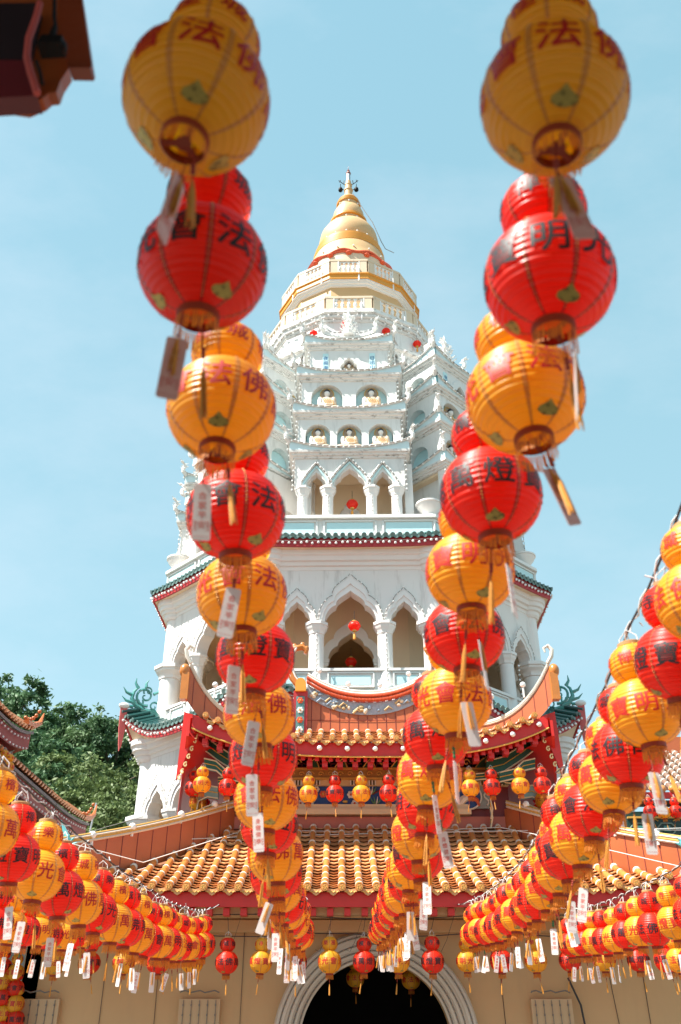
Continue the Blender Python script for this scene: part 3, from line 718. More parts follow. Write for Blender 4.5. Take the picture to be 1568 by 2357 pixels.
balustrade(3.98, 28.63, .86, 'a'); balustrade(3.30, 31.63, .95, 'b')
dbl = MB()
for ap_, z_ in ((5.03, 24.82), (4.20, 28.25), (4.10, 28.05)):
    k = 1 / math.cos(math.pi / 12)
    bulbs(dbl, [(ap_ * k * math.cos(a), ap_ * k * math.sin(a), z_) for a in [-math.pi / 2 + math.pi / 12 + i * math.pi / 6 for i in range(13)]], .42, .05, hang=.02, seed=2)
dbl.build('bulb_string', [bulbm, wire], pag, local=True)

# bell-shaped spire
sp = MB()
sp.lathe([(2.35, 31.6), (2.35, 34.2)], 48, 1)
sp.lathe([(2.35, 34.2), (2.30, 34.45), (2.12, 34.7), (2.05, 35.1), (1.95, 35.5), (1.86, 35.75)], 48, 0)
sp.lathe([(1.88, 35.75), (1.90, 35.95), (1.82, 35.98), (1.84, 36.2), (1.76, 36.22), (1.77, 36.42), (1.68, 36.46), (1.60, 36.52)], 48, 2)
sp.lathe([(1.45, 36.5), (1.55, 36.8), (1.60, 37.2), (1.52, 37.65), (1.32, 38.05), (1.05, 38.33), (.90, 38.42)], 48, 0)
sp.lathe([(.90, 38.42), (.92, 38.72)], 48, 0)
sp.lathe([(.92, 38.70), (1.02, 38.72), (1.02, 38.86), (.94, 38.9), (.88, 38.92)], 48, 2)
sp.lathe([(.82, 38.9), (.86, 39.2), (.83, 39.55), (.72, 39.85), (.60, 40.0)], 40, 0)
sp.lathe([(.58, 40.0), (.60, 40.28)], 40, 0)
sp.lathe([(.66, 40.27), (.68, 40.36), (.62, 40.38), (.64, 40.48), (.58, 40.5), (.60, 40.6), (.52, 40.62)], 40, 2)
sp.lathe([(.54, 40.6), (.46, 40.82), (.32, 41.0), (.22, 41.12)], 32, 0)
sp.lathe([(.22, 41.1), (.21, 41.55), (.25, 41.58), (.25, 41.66), (.2, 41.7), (.185, 42.0), (.21, 42.03), (.21, 42.1), (.16, 42.13), (.145, 42.4)], 20, 0)
sp.lathe([(.115, 42.4), (.11, 43.05)], 16, 3)
sp.lathe([(.14, 43.05), (.14, 43.12), (.06, 43.2), (.06, 43.28), (.085, 43.32), (.05, 43.4), (.012, 43.48), (.006, 43.75)], 12, 4)
spo = sp.build('golden_spire', [gold, peach, ochre, mat('grey_metal', (.45, .46, .48), .4, .1, 5, metal=.6), brownwood], pag, local=True, smooth=30)
gl = MB(); N_ = 160
gl.tube([((2.36) * math.cos(2 * math.pi * i / N_), 2.36 * math.sin(2 * math.pi * i / N_), 34.32 + .09 * math.sin(20 * math.pi * i / N_) ) for i in range(N_ + 1)], .085, 6)
gl.tube([((2.37) * math.cos(2 * math.pi * i / N_), 2.37 * math.sin(2 * math.pi * i / N_), 34.16 + .09 * abs(math.sin(16 * math.pi * i / N_)) ) for i in range(N_ + 1)], .05, 6)
for i in range(16):
    a = 2 * math.pi * i / 16; gl.sphere((2.38 * math.cos(a), 2.38 * math.sin(a), 34.1), (.16, .16, .11), 8, 6)
gl.build('red_garland', coralred, spo, local=True)
sb = MB(); sb.sphere((0, 0, 0), .055, 7, 5)
each_at('bulb', sb, bulbm, spo, [(r * 1.01 * math.cos(2 * math.pi * (i + .3) / n), r * 1.01 * math.sin(2 * math.pi * (i + .3) / n), z) for r, z, n in ((1.62, 36.6, 18), (.93, 38.55, 10), (.61, 40.12, 7), (2.1, 34.95, 16)) for i in range(n)], True)
for sx in (-1, 1):
    br = MB()
    br.tube([(0, 0, 41.62), (sx * .3, 0, 41.72), (sx * .42, 0, 41.95)], .022, 5)
    br.tube([(0, 0, 42.05), (sx * .28, 0, 42.2), (sx * .55, 0, 42.5)], .022, 5); br.tube([(sx * .28, 0, 42.2), (sx * .24, 0, 42.5)], .02, 5)
    br.tube([(sx * .5, 0, 42.35), (sx * .45, 0, 42.55)], .02, 5)
    br.lathe([(.10, 0), (.13, .06), (.11, .2), (.05, .28)], 10, 0, T(sx * .45, 0, 41.62)); br.tube([(sx * .45, 0, 41.88), (sx * .45, 0, 42.2)], .02, 5)
    br.build('bell_bracket', blackm, spo, local=True)
wr = MB(); wr.tube([(.25, -.4, 40.9), (.9, -.5, 39.3), (1.3, -.6, 38.3), (1.75, -.5, 36.9), (1.95, -.4, 36.5), (2.4, -.3, 36.3)], .02, 4); wr.build('lightning_cable', wire, spo, local=True)
# ------------------------------------------------------------------ the prayer hall in front of the pagoda
HX = 0.65
hall = empty('temple_hall', (HX, 18.9, 0), 'tan temple hall with round arched doorway, amber tiled roof and red swept-up upper roof', 'temple hall')
def hp(x, y, h): return Vector((HX + x, y, h))           # x measured from the hall's middle line
def hat(u, v, Y): p = at(u, v, Y); return Vector((p.x - HX, p.z))

def tile_slope(sp, xw, ye, ytop, zf, parent, name='tiled_roof', nseg=.42, rowp=.172, br=.064):
    """barrel tiles with white joints over rows of curved pan tiles; the ends carry round discs and scalloped drips"""
    bm_ = MB(); pm = MB()
    n = int(xw / sp); xs = [(i) * sp for i in range(-n, n + 1)]
    rnd = random.Random(2)
    for i, x in enumerate(xs):
        yt = ytop(x)
        if yt - ye < .15: continue
        P = lambda y: hp(x, y, zf(x, y) + .035)
        pts = [P(ye - .06 + (yt - ye + .06) * k / 10) for k in range(11)]
        y = ye + nseg * .75; ya_ = ye - .06
        while ya_ < yt - .01:
            yb_ = min(y, yt); r_ = br * rnd.uniform(.96, 1.05); dx_ = Vector((rnd.uniform(-.004, .004), 0, rnd.uniform(-.003, .003)))
            bm_.tube([P(ya_) + dx_, P((ya_ + yb_) / 2) + dx_, P(yb_ + .01) + dx_], r_, 10, 3 if rnd.random() < .28 else 0); ya_ = yb_; y += nseg
        y = ye + nseg * .75
        while y < yt:
            a = P(y); b = P(y + .045); bm_.tube([a, b], br * 1.16, 10, 1); y += nseg
        a = P(ye - .09); b = P(ye + .0); bm_.tube([a, b], br * 1.15, 14, 0); bm_.tube([P(ye + .0), P(ye + .05)], br * 1.2, 12, 1)
        c = P(ye - .095); bm_.tube([c, c + Vector((0, -.012, 0))], br * .78, 14, 2); 
        bm_.tube([c + Vector((br * .92 * math.cos(t * math.pi / 8), -.004, br * .92 * math.sin(t * math.pi / 8))) for t in range(17)], .012, 5, 0)
        for q in range(5):
            t = q * 1.257; bm_.sphere((c.x + .03 * math.cos(t), c.y - .014, c.z + .03 * math.sin(t)), .014, 5, 4, 0)
        bm_.sphere(P(yt), br * 1.25, 8, 6, 1)
    for i in range(len(xs) - 1):
        x0, x1 = xs[i], xs[i + 1]; xm = (x0 + x1) / 2
        yt = min(ytop(x0), ytop(x1))
        if yt - ye < .1: continue
        y = ye; hw = sp / 2
        prof = [(-1, .02), (-.6, -.022), (0, -.042), (.6, -.022), (1, .02)]
        while y < yt:
            y2 = min(y + rowp * 1.25, yt + .05); j = rnd.uniform(-.004, .004)
            A = [hp(xm + a * hw, y - .012, zf(xm + a * hw, y) + b + .056 + j) for a, b in prof]
            B = [hp(xm + a * hw, y2, zf(xm + a * hw, y2) + b - .004) for a, b in prof]
            C = [p - Vector((0, -.004, .016)) for p in A]; D = [p + Vector((0, .09, -.034)) for p in A]
            k_ = 3 if rnd.random() < .25 else 0; pm.strip(B, A, k_); pm.strip(A, C, k_); pm.strip(C, D, 2)
            y += rowp
        # drip tile
        q = hp(xm, ye - .03, zf(xm, ye) - .01)
        o = [(-hw + .03, .04), (-hw + .03, -.02), (-hw * .75, -.06), (-hw * .5, -.065), (-hw * .3, -.10), (0, -.125), (hw * .3, -.10), (hw * .5, -.065), (hw * .75, -.06), (hw - .03, -.02), (hw - .03, .04), (hw * .5, -.005), (0, -.02), (-hw * .5, -.005)]
        pm.plate([(q.x + a, q.z + b) for a, b in o], (), q.y - .012, q.y + .03, 0)
        for k in range(3): pm.tube([(q.x - hw * .6 + hw * .4 * k, q.y - .018, q.z - .05), (q.x - hw * .4 + hw * .4 * k, q.y - .018, q.z - .075), (q.x - hw * .2 + hw * .4 * k, q.y - .018, q.z - .05)], .010, 4, 1)
    a = pm.build(name, [ypan, goldleaf, MATS['dark_tile_and_gap_shade'], ypan2], parent, smooth=40)
    b = bm_.build('barrel_tiles', [ytile, mortar, goldleaf, ytile2], a, smooth=40)
    return a

mat('dark_tile_and_gap_shade', (.24, .09, .03), .7, .3, 9)  # darker brown paints the shade under tile lips; also colours side-hall tiles
# lower roof
LE, LT, LW, LTW = 17.35, 20.45, 5.60, 3.1
def lz(x, y): t = (y - LE) / (LT - LE); return 2.50 + (4.15 - 2.50) * (t - .10 * math.sin(math.pi * t)) + .30 * (abs(x) / LW) ** 8 * (1 - t)
def ltop(x): return LT if abs(x) < LTW else LE + (LW - abs(x)) / (LW - LTW) * (LT - LE)
tile_slope(.312, LW - .05, LE, ltop, lz, hall)
ul = MB()
for i in range(-24, 24):
    xa, xb = i * LW / 24, (i + 1) * LW / 24
    ya, yb = min(LT + .1, ltop(xa) + .16), min(LT + .1, ltop(xb) + .16)
    za = lambda x, y: lz(x, min(y, LT)) - .075
    ul.strip([hp(xa, LE + (ya - LE) * k / 12, za(xa, LE + (ya - LE) * k / 12)) for k in range(13)], [hp(xb, LE + (yb - LE) * k / 12, za(xb, LE + (yb - LE) * k / 12)) for k in range(13)])
ul.build('roof_underlay', MATS['dark_tile_and_gap_shade'], hall, smooth=0)
fs = MB(); S = [-1 + i / 20 for i in range(41)]
fs.ribbon([hp(s * LW, LE + .06, lz(s * LW, LE) - .03) for s in S], [hp(s * LW, LE + .06, lz(s * LW, LE) - .31) for s in S], (0, .06, 0))
for sx in (-1, 1): fs.ribbon([hp(sx * LW, LE + .1 + .8 * i, lz(LW, LE) - .03 - .08 * i) for i in range(5)], [hp(sx * LW, LE + .1 + .8 * i, lz(LW, LE) - .31 - .08 * i) for i in range(5)], (.06, 0, 0))
fso = fs.build('fascia', brightred, hall)
rf = MB(); rf.box((0, 0, 0), (.115, .22, .12))
each_at('rafter_end', rf, brightred, fso, [hp(i * .312 + .1, LE + .26, 2.12 + .2 * (abs(i * .312) / LW) ** 8) for i in range(-16, 17)], smooth=0)
sf = MB(); sf.add([hp(-LW, LE + .08, 2.22), hp(LW, LE + .08, 2.22), hp(LW, 19.0, 2.10), hp(-LW, 19.0, 2.10)], [(0, 1, 2, 3)]); sf.box(hp(0, 18.6, 2.0), (2 * LW, .12, .2)); sf.box(hp(0, LE + .4, 2.15), (2 * LW - .2, .16, .12))
sf.build('soffit', tan, hall, smooth=0)
for sx in (-1, 1):
    N_ = 14; TT = [i / N_ for i in range(N_ + 1)]
    base = [hp(sx * (3.0 + (5.75 - 3.0) * t), 20.5 + (17.3 - 20.5) * t, 4.15 + (2.62 - 4.15) * (t + .05 * math.sin(math.pi * t)) - .16) for t in TT]
    top = [p + Vector((0, 0, .60 + .12 * t)) for p, t in zip(base, TT)]
    hb = MB(); hb.ribbon(top, base, (sx * .10, -.14, 0))
    ho = hb.build('hip_board', terra, hall, smooth=30)
    for t in [.06 + .085 * i for i in range(11)]:
        bj = MB(); k = int(t * N_); f = t * N_ - k; a = base[k].lerp(base[min(k + 1, N_)], f); b = top[k].lerp(top[min(k + 1, N_)], f); o_ = Vector((sx * .10, -.145, 0)); bj.tube([a + o_, b + o_], .008, 4); bj.build('board_joint', maroon, ho)
    hc = MB(); off = Vector((sx * .05, -.08, 0))
    for k, (dz, r, mi) in enumerate(((.025, .026, 0), (.07, .026, 1), (.115, .028, 0), (.15, .02, 1))): hc.tube([p + off + Vector((-sx * .0, -.03, dz)) for p in top], r, 6, mi, None, 1.8)
    hc.build('ridge_cap', [mortar, goldleaf], ho)
    ln = MB()
    p = base[-1] + Vector((0, 0, .66))
    for q in range(9):
        a = -.6 + q * .42
        d = Vector((sx * math.cos(a), -.1, abs(math.sin(a)) * 1.0 + .2)); ln.tube([p, p + d * .12 + Vector((0, 0, .03)), p + d * .26], [.05, .035, .008], 5)
    ln.tube([p + Vector((0, 0, 0)), p + Vector((-sx * .1, 0, .15)), p + Vector((sx * .02, 0, .35)), p + Vector((sx * .12, 0, .55))], [.06, .06, .045, .01], 6)
    ln.build('leaf_finial', mat('turquoise_glaze', (.12, .42, .44), .3, .3, 15, coat=.3), ho)
    bb = MB(); bb.lathe([(.03, -.12), (.03, 0)], 6, 1); bb.sphere((0, 0, .06), .075, 10, 8, 0)
    each_at('bulb', bb, [bulbm, clean], ho, [base[int(t * N_)] + Vector((0, -.05, .78)) for t in (.2, .42, .66, .9)])

# front wall, archway, pilasters
wl = MB(); ra = 1.42; cz = .05
outer = [(-6.66, -1.6), (-ra, -1.6), (-ra, cz)] + round_arch(0, cz, ra, 32)[1:-1] + [(ra, cz), (ra, -1.6), (7.4, -1.6), (7.4, 2.2), (-6.66, 2.2)]
wl.plate([(HX + x, z) for x, z in outer], (), 19.0, 19.45, 0)
wl.box(hp(-6.5, 20.5, .3), (.3, 3, 3.8)); wl.box(hp(7.2, 20.5, .3), (.3, 3, 3.8))
wlo = wl.build('wall', tan, hall, smooth=25)
for sx in (-1, 1):
    wr_ = MB(); wr_.box(hp(sx * 6.75, 18.3, 2.32), (2.9, 2.2, .14), 0); wr_.box(hp(sx * 6.75, 17.22, 2.26), (2.9, .06, .28), 1); wr_.build('added_shade_canopy', [tan, brightred], hall, smooth=0)  # unseen canopy added over each wing to keep the wall in shade
ar = MB()
prof = [(1.40, 19.02), (1.40, 18.93), (1.50, 18.90), (1.50, 18.86), (1.60, 18.86), (1.60, 18.82), (1.73, 18.82), (1.73, 18.78), (1.86, 18.80), (1.90, 18.88), (1.90, 19.01)]
th = [math.pi * i / 48 for i in range(49)]
rows = [[hp(-r * math.cos(t), y, cz + r * math.sin(t)) for r, y in prof] for t in th]
rows = [[Vector((p.x, p.y, -1.6)) for p in rows[0]]] + rows + [[Vector((p.x, p.y, -1.6)) for p in rows[-1]]]
for a, b in zip(rows[:-1], rows[1:]): ar.strip(a, b, 0)
ar.build('arch_surround', mat('grey_white_stone', (.60, .54, .46), .6, .12, 4, .15, 20, grime=.5, gcol=(.3, .26, .22), gscale=(3, 3, 3)), wlo, smooth=25)
ac = MB()  # dark tubes added for step contrast, drawn as the arch's dark grooves
for r, y in ((1.45, 18.90), (1.555, 18.855), (1.665, 18.815), (1.80, 18.785)):
    ac.tube([hp(-r * math.cos(t), y, cz + r * math.sin(t)) for t in th], .014, 4)
    for t in th: ac.sphere(hp(-r * math.cos(t + .03), y - .012, cz + r * math.sin(t + .03)), .018, 5, 4, 1)
ac.build('bulb_cables_and_grooves', [wire, MATS['buff_seam'] if 'buff_seam' in MATS else mat('buff_seam', (.35, .27, .19), .6, .2, 9)], wlo)
for x in (-6.24, -3.26, 3.26, 6.24):
    pl = MB(); pl.box(hp(x, 18.94, -.40), (.76, .12, 2.4))
    plo = pl.build('pilaster', mat('buff_pilaster_paint', (.56, .40, .24), .65, .06, 1.5, .1, 10) if 'buff_pilaster_paint' not in MATS else MATS['buff_pilaster_paint'], hall, smooth=0)
    ws = MB(); rnd = random.Random(int(x * 10))
    for k in range(5):
        xx = x - .30 + k * .15
        ws.tube([hp(xx, 18.87, .78), hp(xx + .008, 18.86, 0), hp(xx, 18.87, -1.6)], .007, 4, 0)
        z = .7
        while z > -1.4: ws.box(hp(xx, 18.86, z), (.022, .03, .035), 0); z -= .16
    ws.tube([hp(x - .36, 18.86, .90)] + [hp(x - .36 + .72 * i / 8, 18.85, .92 + .02 * math.sin(i * 2.1)) for i in range(9)], .013, 4, 0)
    ws.build('bulb_cables_and_grooves', [wire], plo)
wc = MB()
for x, x2 in ((-5.1, -5.15), (-4.1, -4.12), (-2.5, -2.55), (2.35, 2.4), (4.35, 4.6), (5.05, 5.05)): wc.tube([hp(x, 18.985, 2.1), hp((x + x2) / 2 + .02, 18.98, .3), hp(x2, 18.985, -1.6)], .006, 4)
wc.tube([hp(3.62, 18.9, 1.15), hp(3.80, 18.9, .7), hp(3.86, 18.9, .1), hp(4.05, 18.9, -1.0), hp(4.1, 18.9, -1.6)], .02, 5)
wc.build('wall_cables', blackwire, wlo)
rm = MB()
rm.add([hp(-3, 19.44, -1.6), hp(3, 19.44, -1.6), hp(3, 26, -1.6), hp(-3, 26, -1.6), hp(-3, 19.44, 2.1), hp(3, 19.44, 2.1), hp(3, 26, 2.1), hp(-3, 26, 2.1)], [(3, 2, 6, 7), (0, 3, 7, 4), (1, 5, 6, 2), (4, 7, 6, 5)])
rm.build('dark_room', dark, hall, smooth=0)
dv = MB()
dv.tube([(-.12, 0, 0), (0, 0, .07), (.15, 0, 0)], .03, 6)
each_at('glass_shade', dv, mat('dull_glass', (.10, .12, .12), .2, .1, 5), hall, [hp(-.45 + i * .42, 21.5, -.22) for i in range(3)])
dv = MB(); dv.lathe([(.02, .3), (.05, .25), (.05, -.2), (.02, -.3)], 8)
each_at('hanging_banner', dv, maroon, hall, [hp(-1.0 + i * .9, 21.2, .1) for i in range(3)])

# raised pavilion wall with the blue mosaic frieze
PW = 3.15
pv = MB(); pv.box(hp(0, 20.8, 4.9), (2 * PW, .3, 1.6)); pv.box(hp(0, 23, 4.9), (2 * PW - .2, 4.2, 1.5))
pvo = pv.build('pavilion_wall', maroon, hall, smooth=0)
lo = MB(); lo.box(hp(0, 20.56, 4.30), (2 * PW, .10, .26))
lo.build('base_board', mat('rust_red_board', (.42, .11, .07), .5, .2, 4), pvo, smooth=0)
si = MB(); si.box(hp(-.35, 20.52, 4.52), (5.2, .24, .12)); si.box(hp(-.35, 20.55, 4.64), (5.1, .16, .10)); si.build('sill', mat('buff_sill', (.70, .53, .33), .5, .08, 4), pvo, smooth=0)
mo = MB(); mo.box(hp(-.75, 20.62, 4.90), (4.1, .06, .44))
moo = mo.build('mosaic_panel', bluep, pvo, smooth=0)
rl = MB(); rnd = random.Random(9)
def flower(x, z, r, c0, c1):
    for k in range(6):
        a = k * 1.047; rl.sphere(hp(x + r * .7 * math.cos(a), 20.56, z + r * .7 * math.sin(a)), (r * .48, .025, r * .48), 8, 5, c0)
    rl.sphere(hp(x, 20.545, z), (r * .35, .03, r * .35), 8, 5, c1)
x = -2.6
for i in range(34):
    x = -2.7 + i * .118 + rnd.uniform(-.04, .04); z = 4.78 + rnd.uniform(-.05, .28)
    k = rnd.randrange(5)
    if k == 0: flower(x, z, rnd.uniform(.06, .10), 0, 1)
    elif k == 1: flower(x, z, rnd.uniform(.05, .08), 1, 2)
    elif k == 2: rl.tube([hp(x - .16, 20.57, z - .08), hp(x, 20.56, z), hp(x + .17, 20.57, z + .02 + rnd.uniform(-.06, .08))], [.022, .018, .008], 5, 3)
    elif k == 3:
        for q in range(4): rl.tube([hp(x, 20.57, z - .08), hp(x + .05 * (q - 1.5), 20.55, z), hp(x + .09 * (q - 1.5), 20.55, z + .12)], [.01, .02, .004], 5, rnd.choice((0, 4)))
    else: rl.sphere(hp(x, 20.56, z), (rnd.uniform(.04, .10), .04, rnd.uniform(.03, .06)), 8, 6, rnd.choice((2, 4, 0)))
rl.build('flower_relief', [mat('cream_glaze', (.70, .64, .55), .4, .1, 9), coralred, goldleaf, plum, mat('leaf_green_glaze', (.10, .22, .10), .4, .2, 9)], moo)
cr = MB(); cr.box(hp(2.25, 20.60, 4.88), (.92, .06, .52), 0)
cr.plate([(HX + 2.2 + .30 * math.cos(t * math.pi / 14), 4.88 + .27 * math.sin(t * math.pi / 14)) for t in range(28)], (), 20.55, 20.58, 1)
cr.tube([hp(2.2 + .32 * math.cos(t * math.pi / 14), 20.54, 4.88 + .29 * math.sin(t * math.pi / 14)) for t in range(29)], .022, 5, 2)
cr.tube([hp(2.0, 20.53, 4.66), hp(2.1, 20.51, 4.8), hp(2.25, 20.5, 4.9), hp(2.3, 20.51, 5.02), hp(2.42, 20.53, 5.0)], [.05, .09, .07, .045, .02], 7, 2); cr.tube([hp(2.3, 20.52, 4.86), hp(2.42, 20.52, 4.78), hp(2.46, 20.53, 4.66)], [.06, .05, .02], 6, 3)
for sx in (-.38, .38): cr.tube([hp(2.25 + sx + .05 * math.sin(i), 20.54, 4.68 + .045 * i) for i in range(9)], .02, 5, 2)
cr.build('round_medallion', [mat('grey_green_glaze', (.30, .33, .30), .4, .2, 8), bluep, mat('ivory_glaze', (.72, .66, .56), .4, .1, 8), coralred], pvo)
fz = MB()
fz.box(hp(0, 20.58, 5.17), (2 * PW, .14, .12), 0); fz.box(hp(0, 20.55, 5.36), (2 * PW, .16, .20), 1); fz.box(hp(0, 20.54, 5.255), (2 * PW, .2, .04), 2); fz.box(hp(0, 20.54, 5.475), (2 * PW, .2, .04), 2)
for i in range(-8, 9):
    for k in range(5): fz.box(hp(i * .42 + k * .035, 20.50, 5.17), (.02, .02, .10), 3 if k % 2 else 4)
for i in range(-14, 15): fz.tube([hp(i * .22 + .07 * math.cos(t * .9) * (1 - t / 9), 20.46, 5.36 + .06 * math.sin(t * .9) * (1 - t / 9)) for t in range(8)], .014, 5, 2)
fz.build('painted_frieze', [mat('tan_frieze', (.60, .42, .22), .5, .15, 8), mat('brown_gold_frieze', (.36, .19, .05), .45, .3, 14), goldleaf, blackm, clean], pvo, smooth=30)
lt = MB(); lt.box(hp(0, 20.62, 5.65), (2 * PW, .1, .36), 0)
for i in range(-12, 13):
    x = i * .26
    for sz in (5.52, 5.60, 5.70, 5.78): lt.box(hp(x, 20.52, sz), (.20, .06, .022), 1)
    for dx in (-.09, .03): lt.box(hp(x + dx, 20.52, 5.65), (.02, .06, .26), 1)
for i in range(-4, 5):
    x = i * .64
    lt.plate([(HX + x - .13, 5.50), (HX + x + .13, 5.50), (HX + x + .10, 5.62), (HX + x + .12, 5.72), (HX + x + .02, 5.66), (HX + x - .06, 5.58)], (), 20.40, 20.44, 2)
    lt.tube([hp(x - .14, 20.39, 5.49), hp(x - .07, 20.38, 5.58), hp(x + .02, 20.38, 5.67), hp(x + .13, 20.39, 5.73), hp(x + .10, 20.39, 5.6), hp(x + .14, 20.39, 5.49)], .014, 5, 3)
    lt.tube([hp(x + .30 + .08 * math.cos(t * .8) * (1 - t / 10), 20.40, 5.60 + .09 * math.sin(t * .8) * (1 - t / 10)) for t in range(9)], .016, 5, 3)
lt.build('carved_lattice', [blackm, plum, deepgreen, goldleaf], pvo, smooth=30)

# upper swept roof
UE, UT, UW = 19.2, 21.2, 3.92
def uz(x, y): t = (y - UE) / (UT - UE); return 5.76 + .84 * (t - .16 * math.sin(math.pi * t)) + .64 * (abs(x) / UW) ** 3 * (1 - .7 * t)
def utop(x): return UT if abs(x) < 1.35 else UE + (UW - abs(x)) / (UW - 1.35) * (UT - UE)
tile_slope(.278, UW - .04, UE, utop, uz, hall, 'upper_tiled_roof', .36, .15, .060)
S = [-1 + i / 20 for i in range(41)]
uf = MB(); uf.ribbon([hp(s * UW, UE + .06, uz(s * UW, UE) - .05) for s in S], [hp(s * UW, UE + .06, uz(s * UW, UE) - .36) for s in S], (0, .06, 0), 0)
uf.tube([hp(s * UW, UE + .04, uz(s * UW, UE) - .36) for s in S], .018, 5, 1)
ufo = uf.build('upper_fascia', [brightred, goldleaf], hall)
ub = MB(); ub.sphere((0, 0, 0), .058, 10, 8, 0); ub.tube([(0, .05, 0), (0, .1, .02)], .02, 5, 1)
each_at('bulb', ub, [bulbm, clean], ufo, [hp(i * .6 + .1, UE - .03, uz(i * .6 + .1, UE) - .2) for i in range(-6, 7)])
ub = MB(); ub.lathe([(.022, -.25), (.022, 0)], 6, 1); ub.sphere((0, 0, .05), .067, 10, 8, 0)
each_at('ridge_bulb', ub, [bulbm, clean], ufo, [hp(s * 3.9, 20.6 - abs(s) * 1.2, 6.75 + .55 * max(0, abs(s) - .6) * 2) for s in [-.9, -.72, -.52, .52, .72, .9]] + [hp(s * 1.3, 21.1, 7.62 + .5 * s * s) for s in (-.9, -.35, .25, .8)])
us = MB()
NB = 26
for i in range(-NB, NB + 1):
    s = i / NB; s2 = (i + .55) / NB
    za = uz(s * UW, UE) - .38
    us.hexa([hp(s * UW, UE + .14, za - .06), hp(s2 * UW, UE + .14, za - .06), hp(s2 * 3.3, 20.55, 5.86 + .25 * abs(s) ** 3), hp(s * 3.3, 20.55, 5.86 + .25 * abs(s) ** 3),
             hp(s * UW, UE + .14, za + .05), hp(s2 * UW, UE + .14, za + .05), hp(s2 * 3.3, 20.55, 5.98 + .25 * abs(s) ** 3), hp(s * 3.3, 20.55, 5.98 + .25 * abs(s) ** 3)], 0)
us.strip([hp(s * UW, UE + .12, uz(s * UW, UE) - .29) for s in S], [hp(s * 3.3, 20.6, 6.0 + .25 * abs(s) ** 3) for s in S], 1)
for i in range(-11, 12):
    x = i * .33; us.box(hp(x, UE + .34, uz(x, UE) - .47), (.12, .24, .12), 0)
us.build('striped_rafters', [brightred, yellowp], ufo, smooth=0)
for sx in (-1, 1):
    N_ = 16; TT = [i / N_ for i in range(N_ + 1)]
    def hz(t): return 6.55 - 2.15 * t + 2.05 * t * t + .25 * t ** 6
    base = [hp(sx * (1.5 + 2.5 * t), UT - 2.02 * t, hz(t) - .08) for t in TT]
    top = [p + Vector((0, 0, .46 + .30 * t ** 5)) for p, t in zip(base, TT)]
    hb = MB(); hb.ribbon(top, base, (sx * .06, -.13, 0)); ho = hb.build('upper_hip_board', terra, hall, smooth=30)
    for t in [.05 + .1 * i for i in range(10)]:
        bj = MB(); k = int(t * N_); f = t * N_ - k; a = base[k].lerp(base[min(k + 1, N_)], f); b = top[k].lerp(top[min(k + 1, N_)], f); o_ = Vector((sx * .06, -.135, 0)); bj.tube([a + o_, b + o_], .007, 4); bj.build('board_joint', maroon, ho)
    hc = MB(); off = Vector((sx * .03, -.09, 0))
    for dz, r in ((.015, .02), (.05, .024), (.085, .02)): hc.tube([p + off + Vector((0, -.02, dz)) for p in top], r, 6, 0, None, 1.5)
    e = top[-1] + off
    hc.tube([e + Vector((0, 0, .1)), e + Vector((sx * .10, -.02, .26)), e + Vector((sx * .13, -.02, .42)), e + Vector((sx * .05, -.02, .52)), e + Vector((-sx * .05, -.02, .46)), e + Vector((-sx * .03, -.02, .36))], [.045, .05, .05, .045, .035, .02], 7, 0)
    hc.build('ridge_cap', mortar, ho)
    hk = MB(); e2 = base[-1] + off
    hk.box(e2 + Vector((sx * .08, -.02, .30)), (.17, .2, .62)); hk.sphere(e2 + Vector((sx * .12, -.01, .68)), (.12, .14, .16), 14, 10)
    hk.build('horn', mat('orange_glaze', (.50, .17, .03), .3, .2, 8, coat=.3) if 'orange_glaze' not in MATS else MATS['orange_glaze'], ho)
    # corner board with gilded scroll edge
    q = lambda u, v: (at(u, v, 19.55).x, at(u, v, 19.55).z)
    mx = lambda p: p if sx > 0 else (2 * HX - p[0], p[1])
    cb = MB(); pts = [(1238, 1652), (1276, 1640), (1284, 1690), (1292, 1740), (1301, 1796), (1290, 1778), (1278, 1748), (1264, 1716), (1246, 1704), (1242, 1680)]
    cb.plate([mx(q(*p)) for p in pts], (), 19.5, 19.58, 0)
    ed = [(1243, 1655), (1244, 1680), (1250, 1702)]
    cb.tube([Vector((mx(q(*p))[0], 19.48, mx(q(*p))[1])) for p in ed], .02, 5, 1)
    for (u, v) in ((1256, 1708), (1264, 1726), (1272, 1744), (1280, 1762), (1288, 1778), (1295, 1792)):
        c = mx(q(u, v)); cb.tube([Vector((c[0] - sx * .03 + .05 * math.cos(t * .8 + 1) * (1 - t / 11), 19.47, c[1] + .06 * math.sin(t * .8 + 1) * (1 - t / 11))) for t in range(9)], .017, 5, 1)
    cb.build('corner_board', [brightred, mat('cream_gilt', (.74, .56, .28), .45, .1, 10) if 'cream_gilt' not in MATS else MATS['cream_gilt']], ufo)
    # layered green corner brackets
    gb = MB()
    q2 = lambda u, v, y: Vector((mx((at(u, v, y).x, 0))[0], y, at(u, v, y).z))
    def br(pts, wpx, y, mi, edge=1):
        A = [q2(u, v, y) for u, v in pts]; B = [q2(u, v + wpx, y) for u, v in pts]
        gb.ribbon(A, B, (0, .14, 0), mi)
        for C in (A, B): gb.tube([p + Vector((0, -.015, 0)) for p in C], .017, 5, edge)
        M_ = [(a + b) / 2 for a, b in zip(A, B)]; gb.tube([p + Vector((0, -.012, 0)) for p in M_], .010, 4, 3)
    br([(1120, 1752), (1160, 1742), (1200, 1716), (1236, 1688)], 34, 20.05, 0)
    br([(1150, 1778), (1185, 1770), (1205, 1752), (1232, 1746)], 22, 19.95, 0)
    br([(1090, 1782), (1130, 1778), (1165, 1788), (1200, 1790)], 14, 20.2, 0)
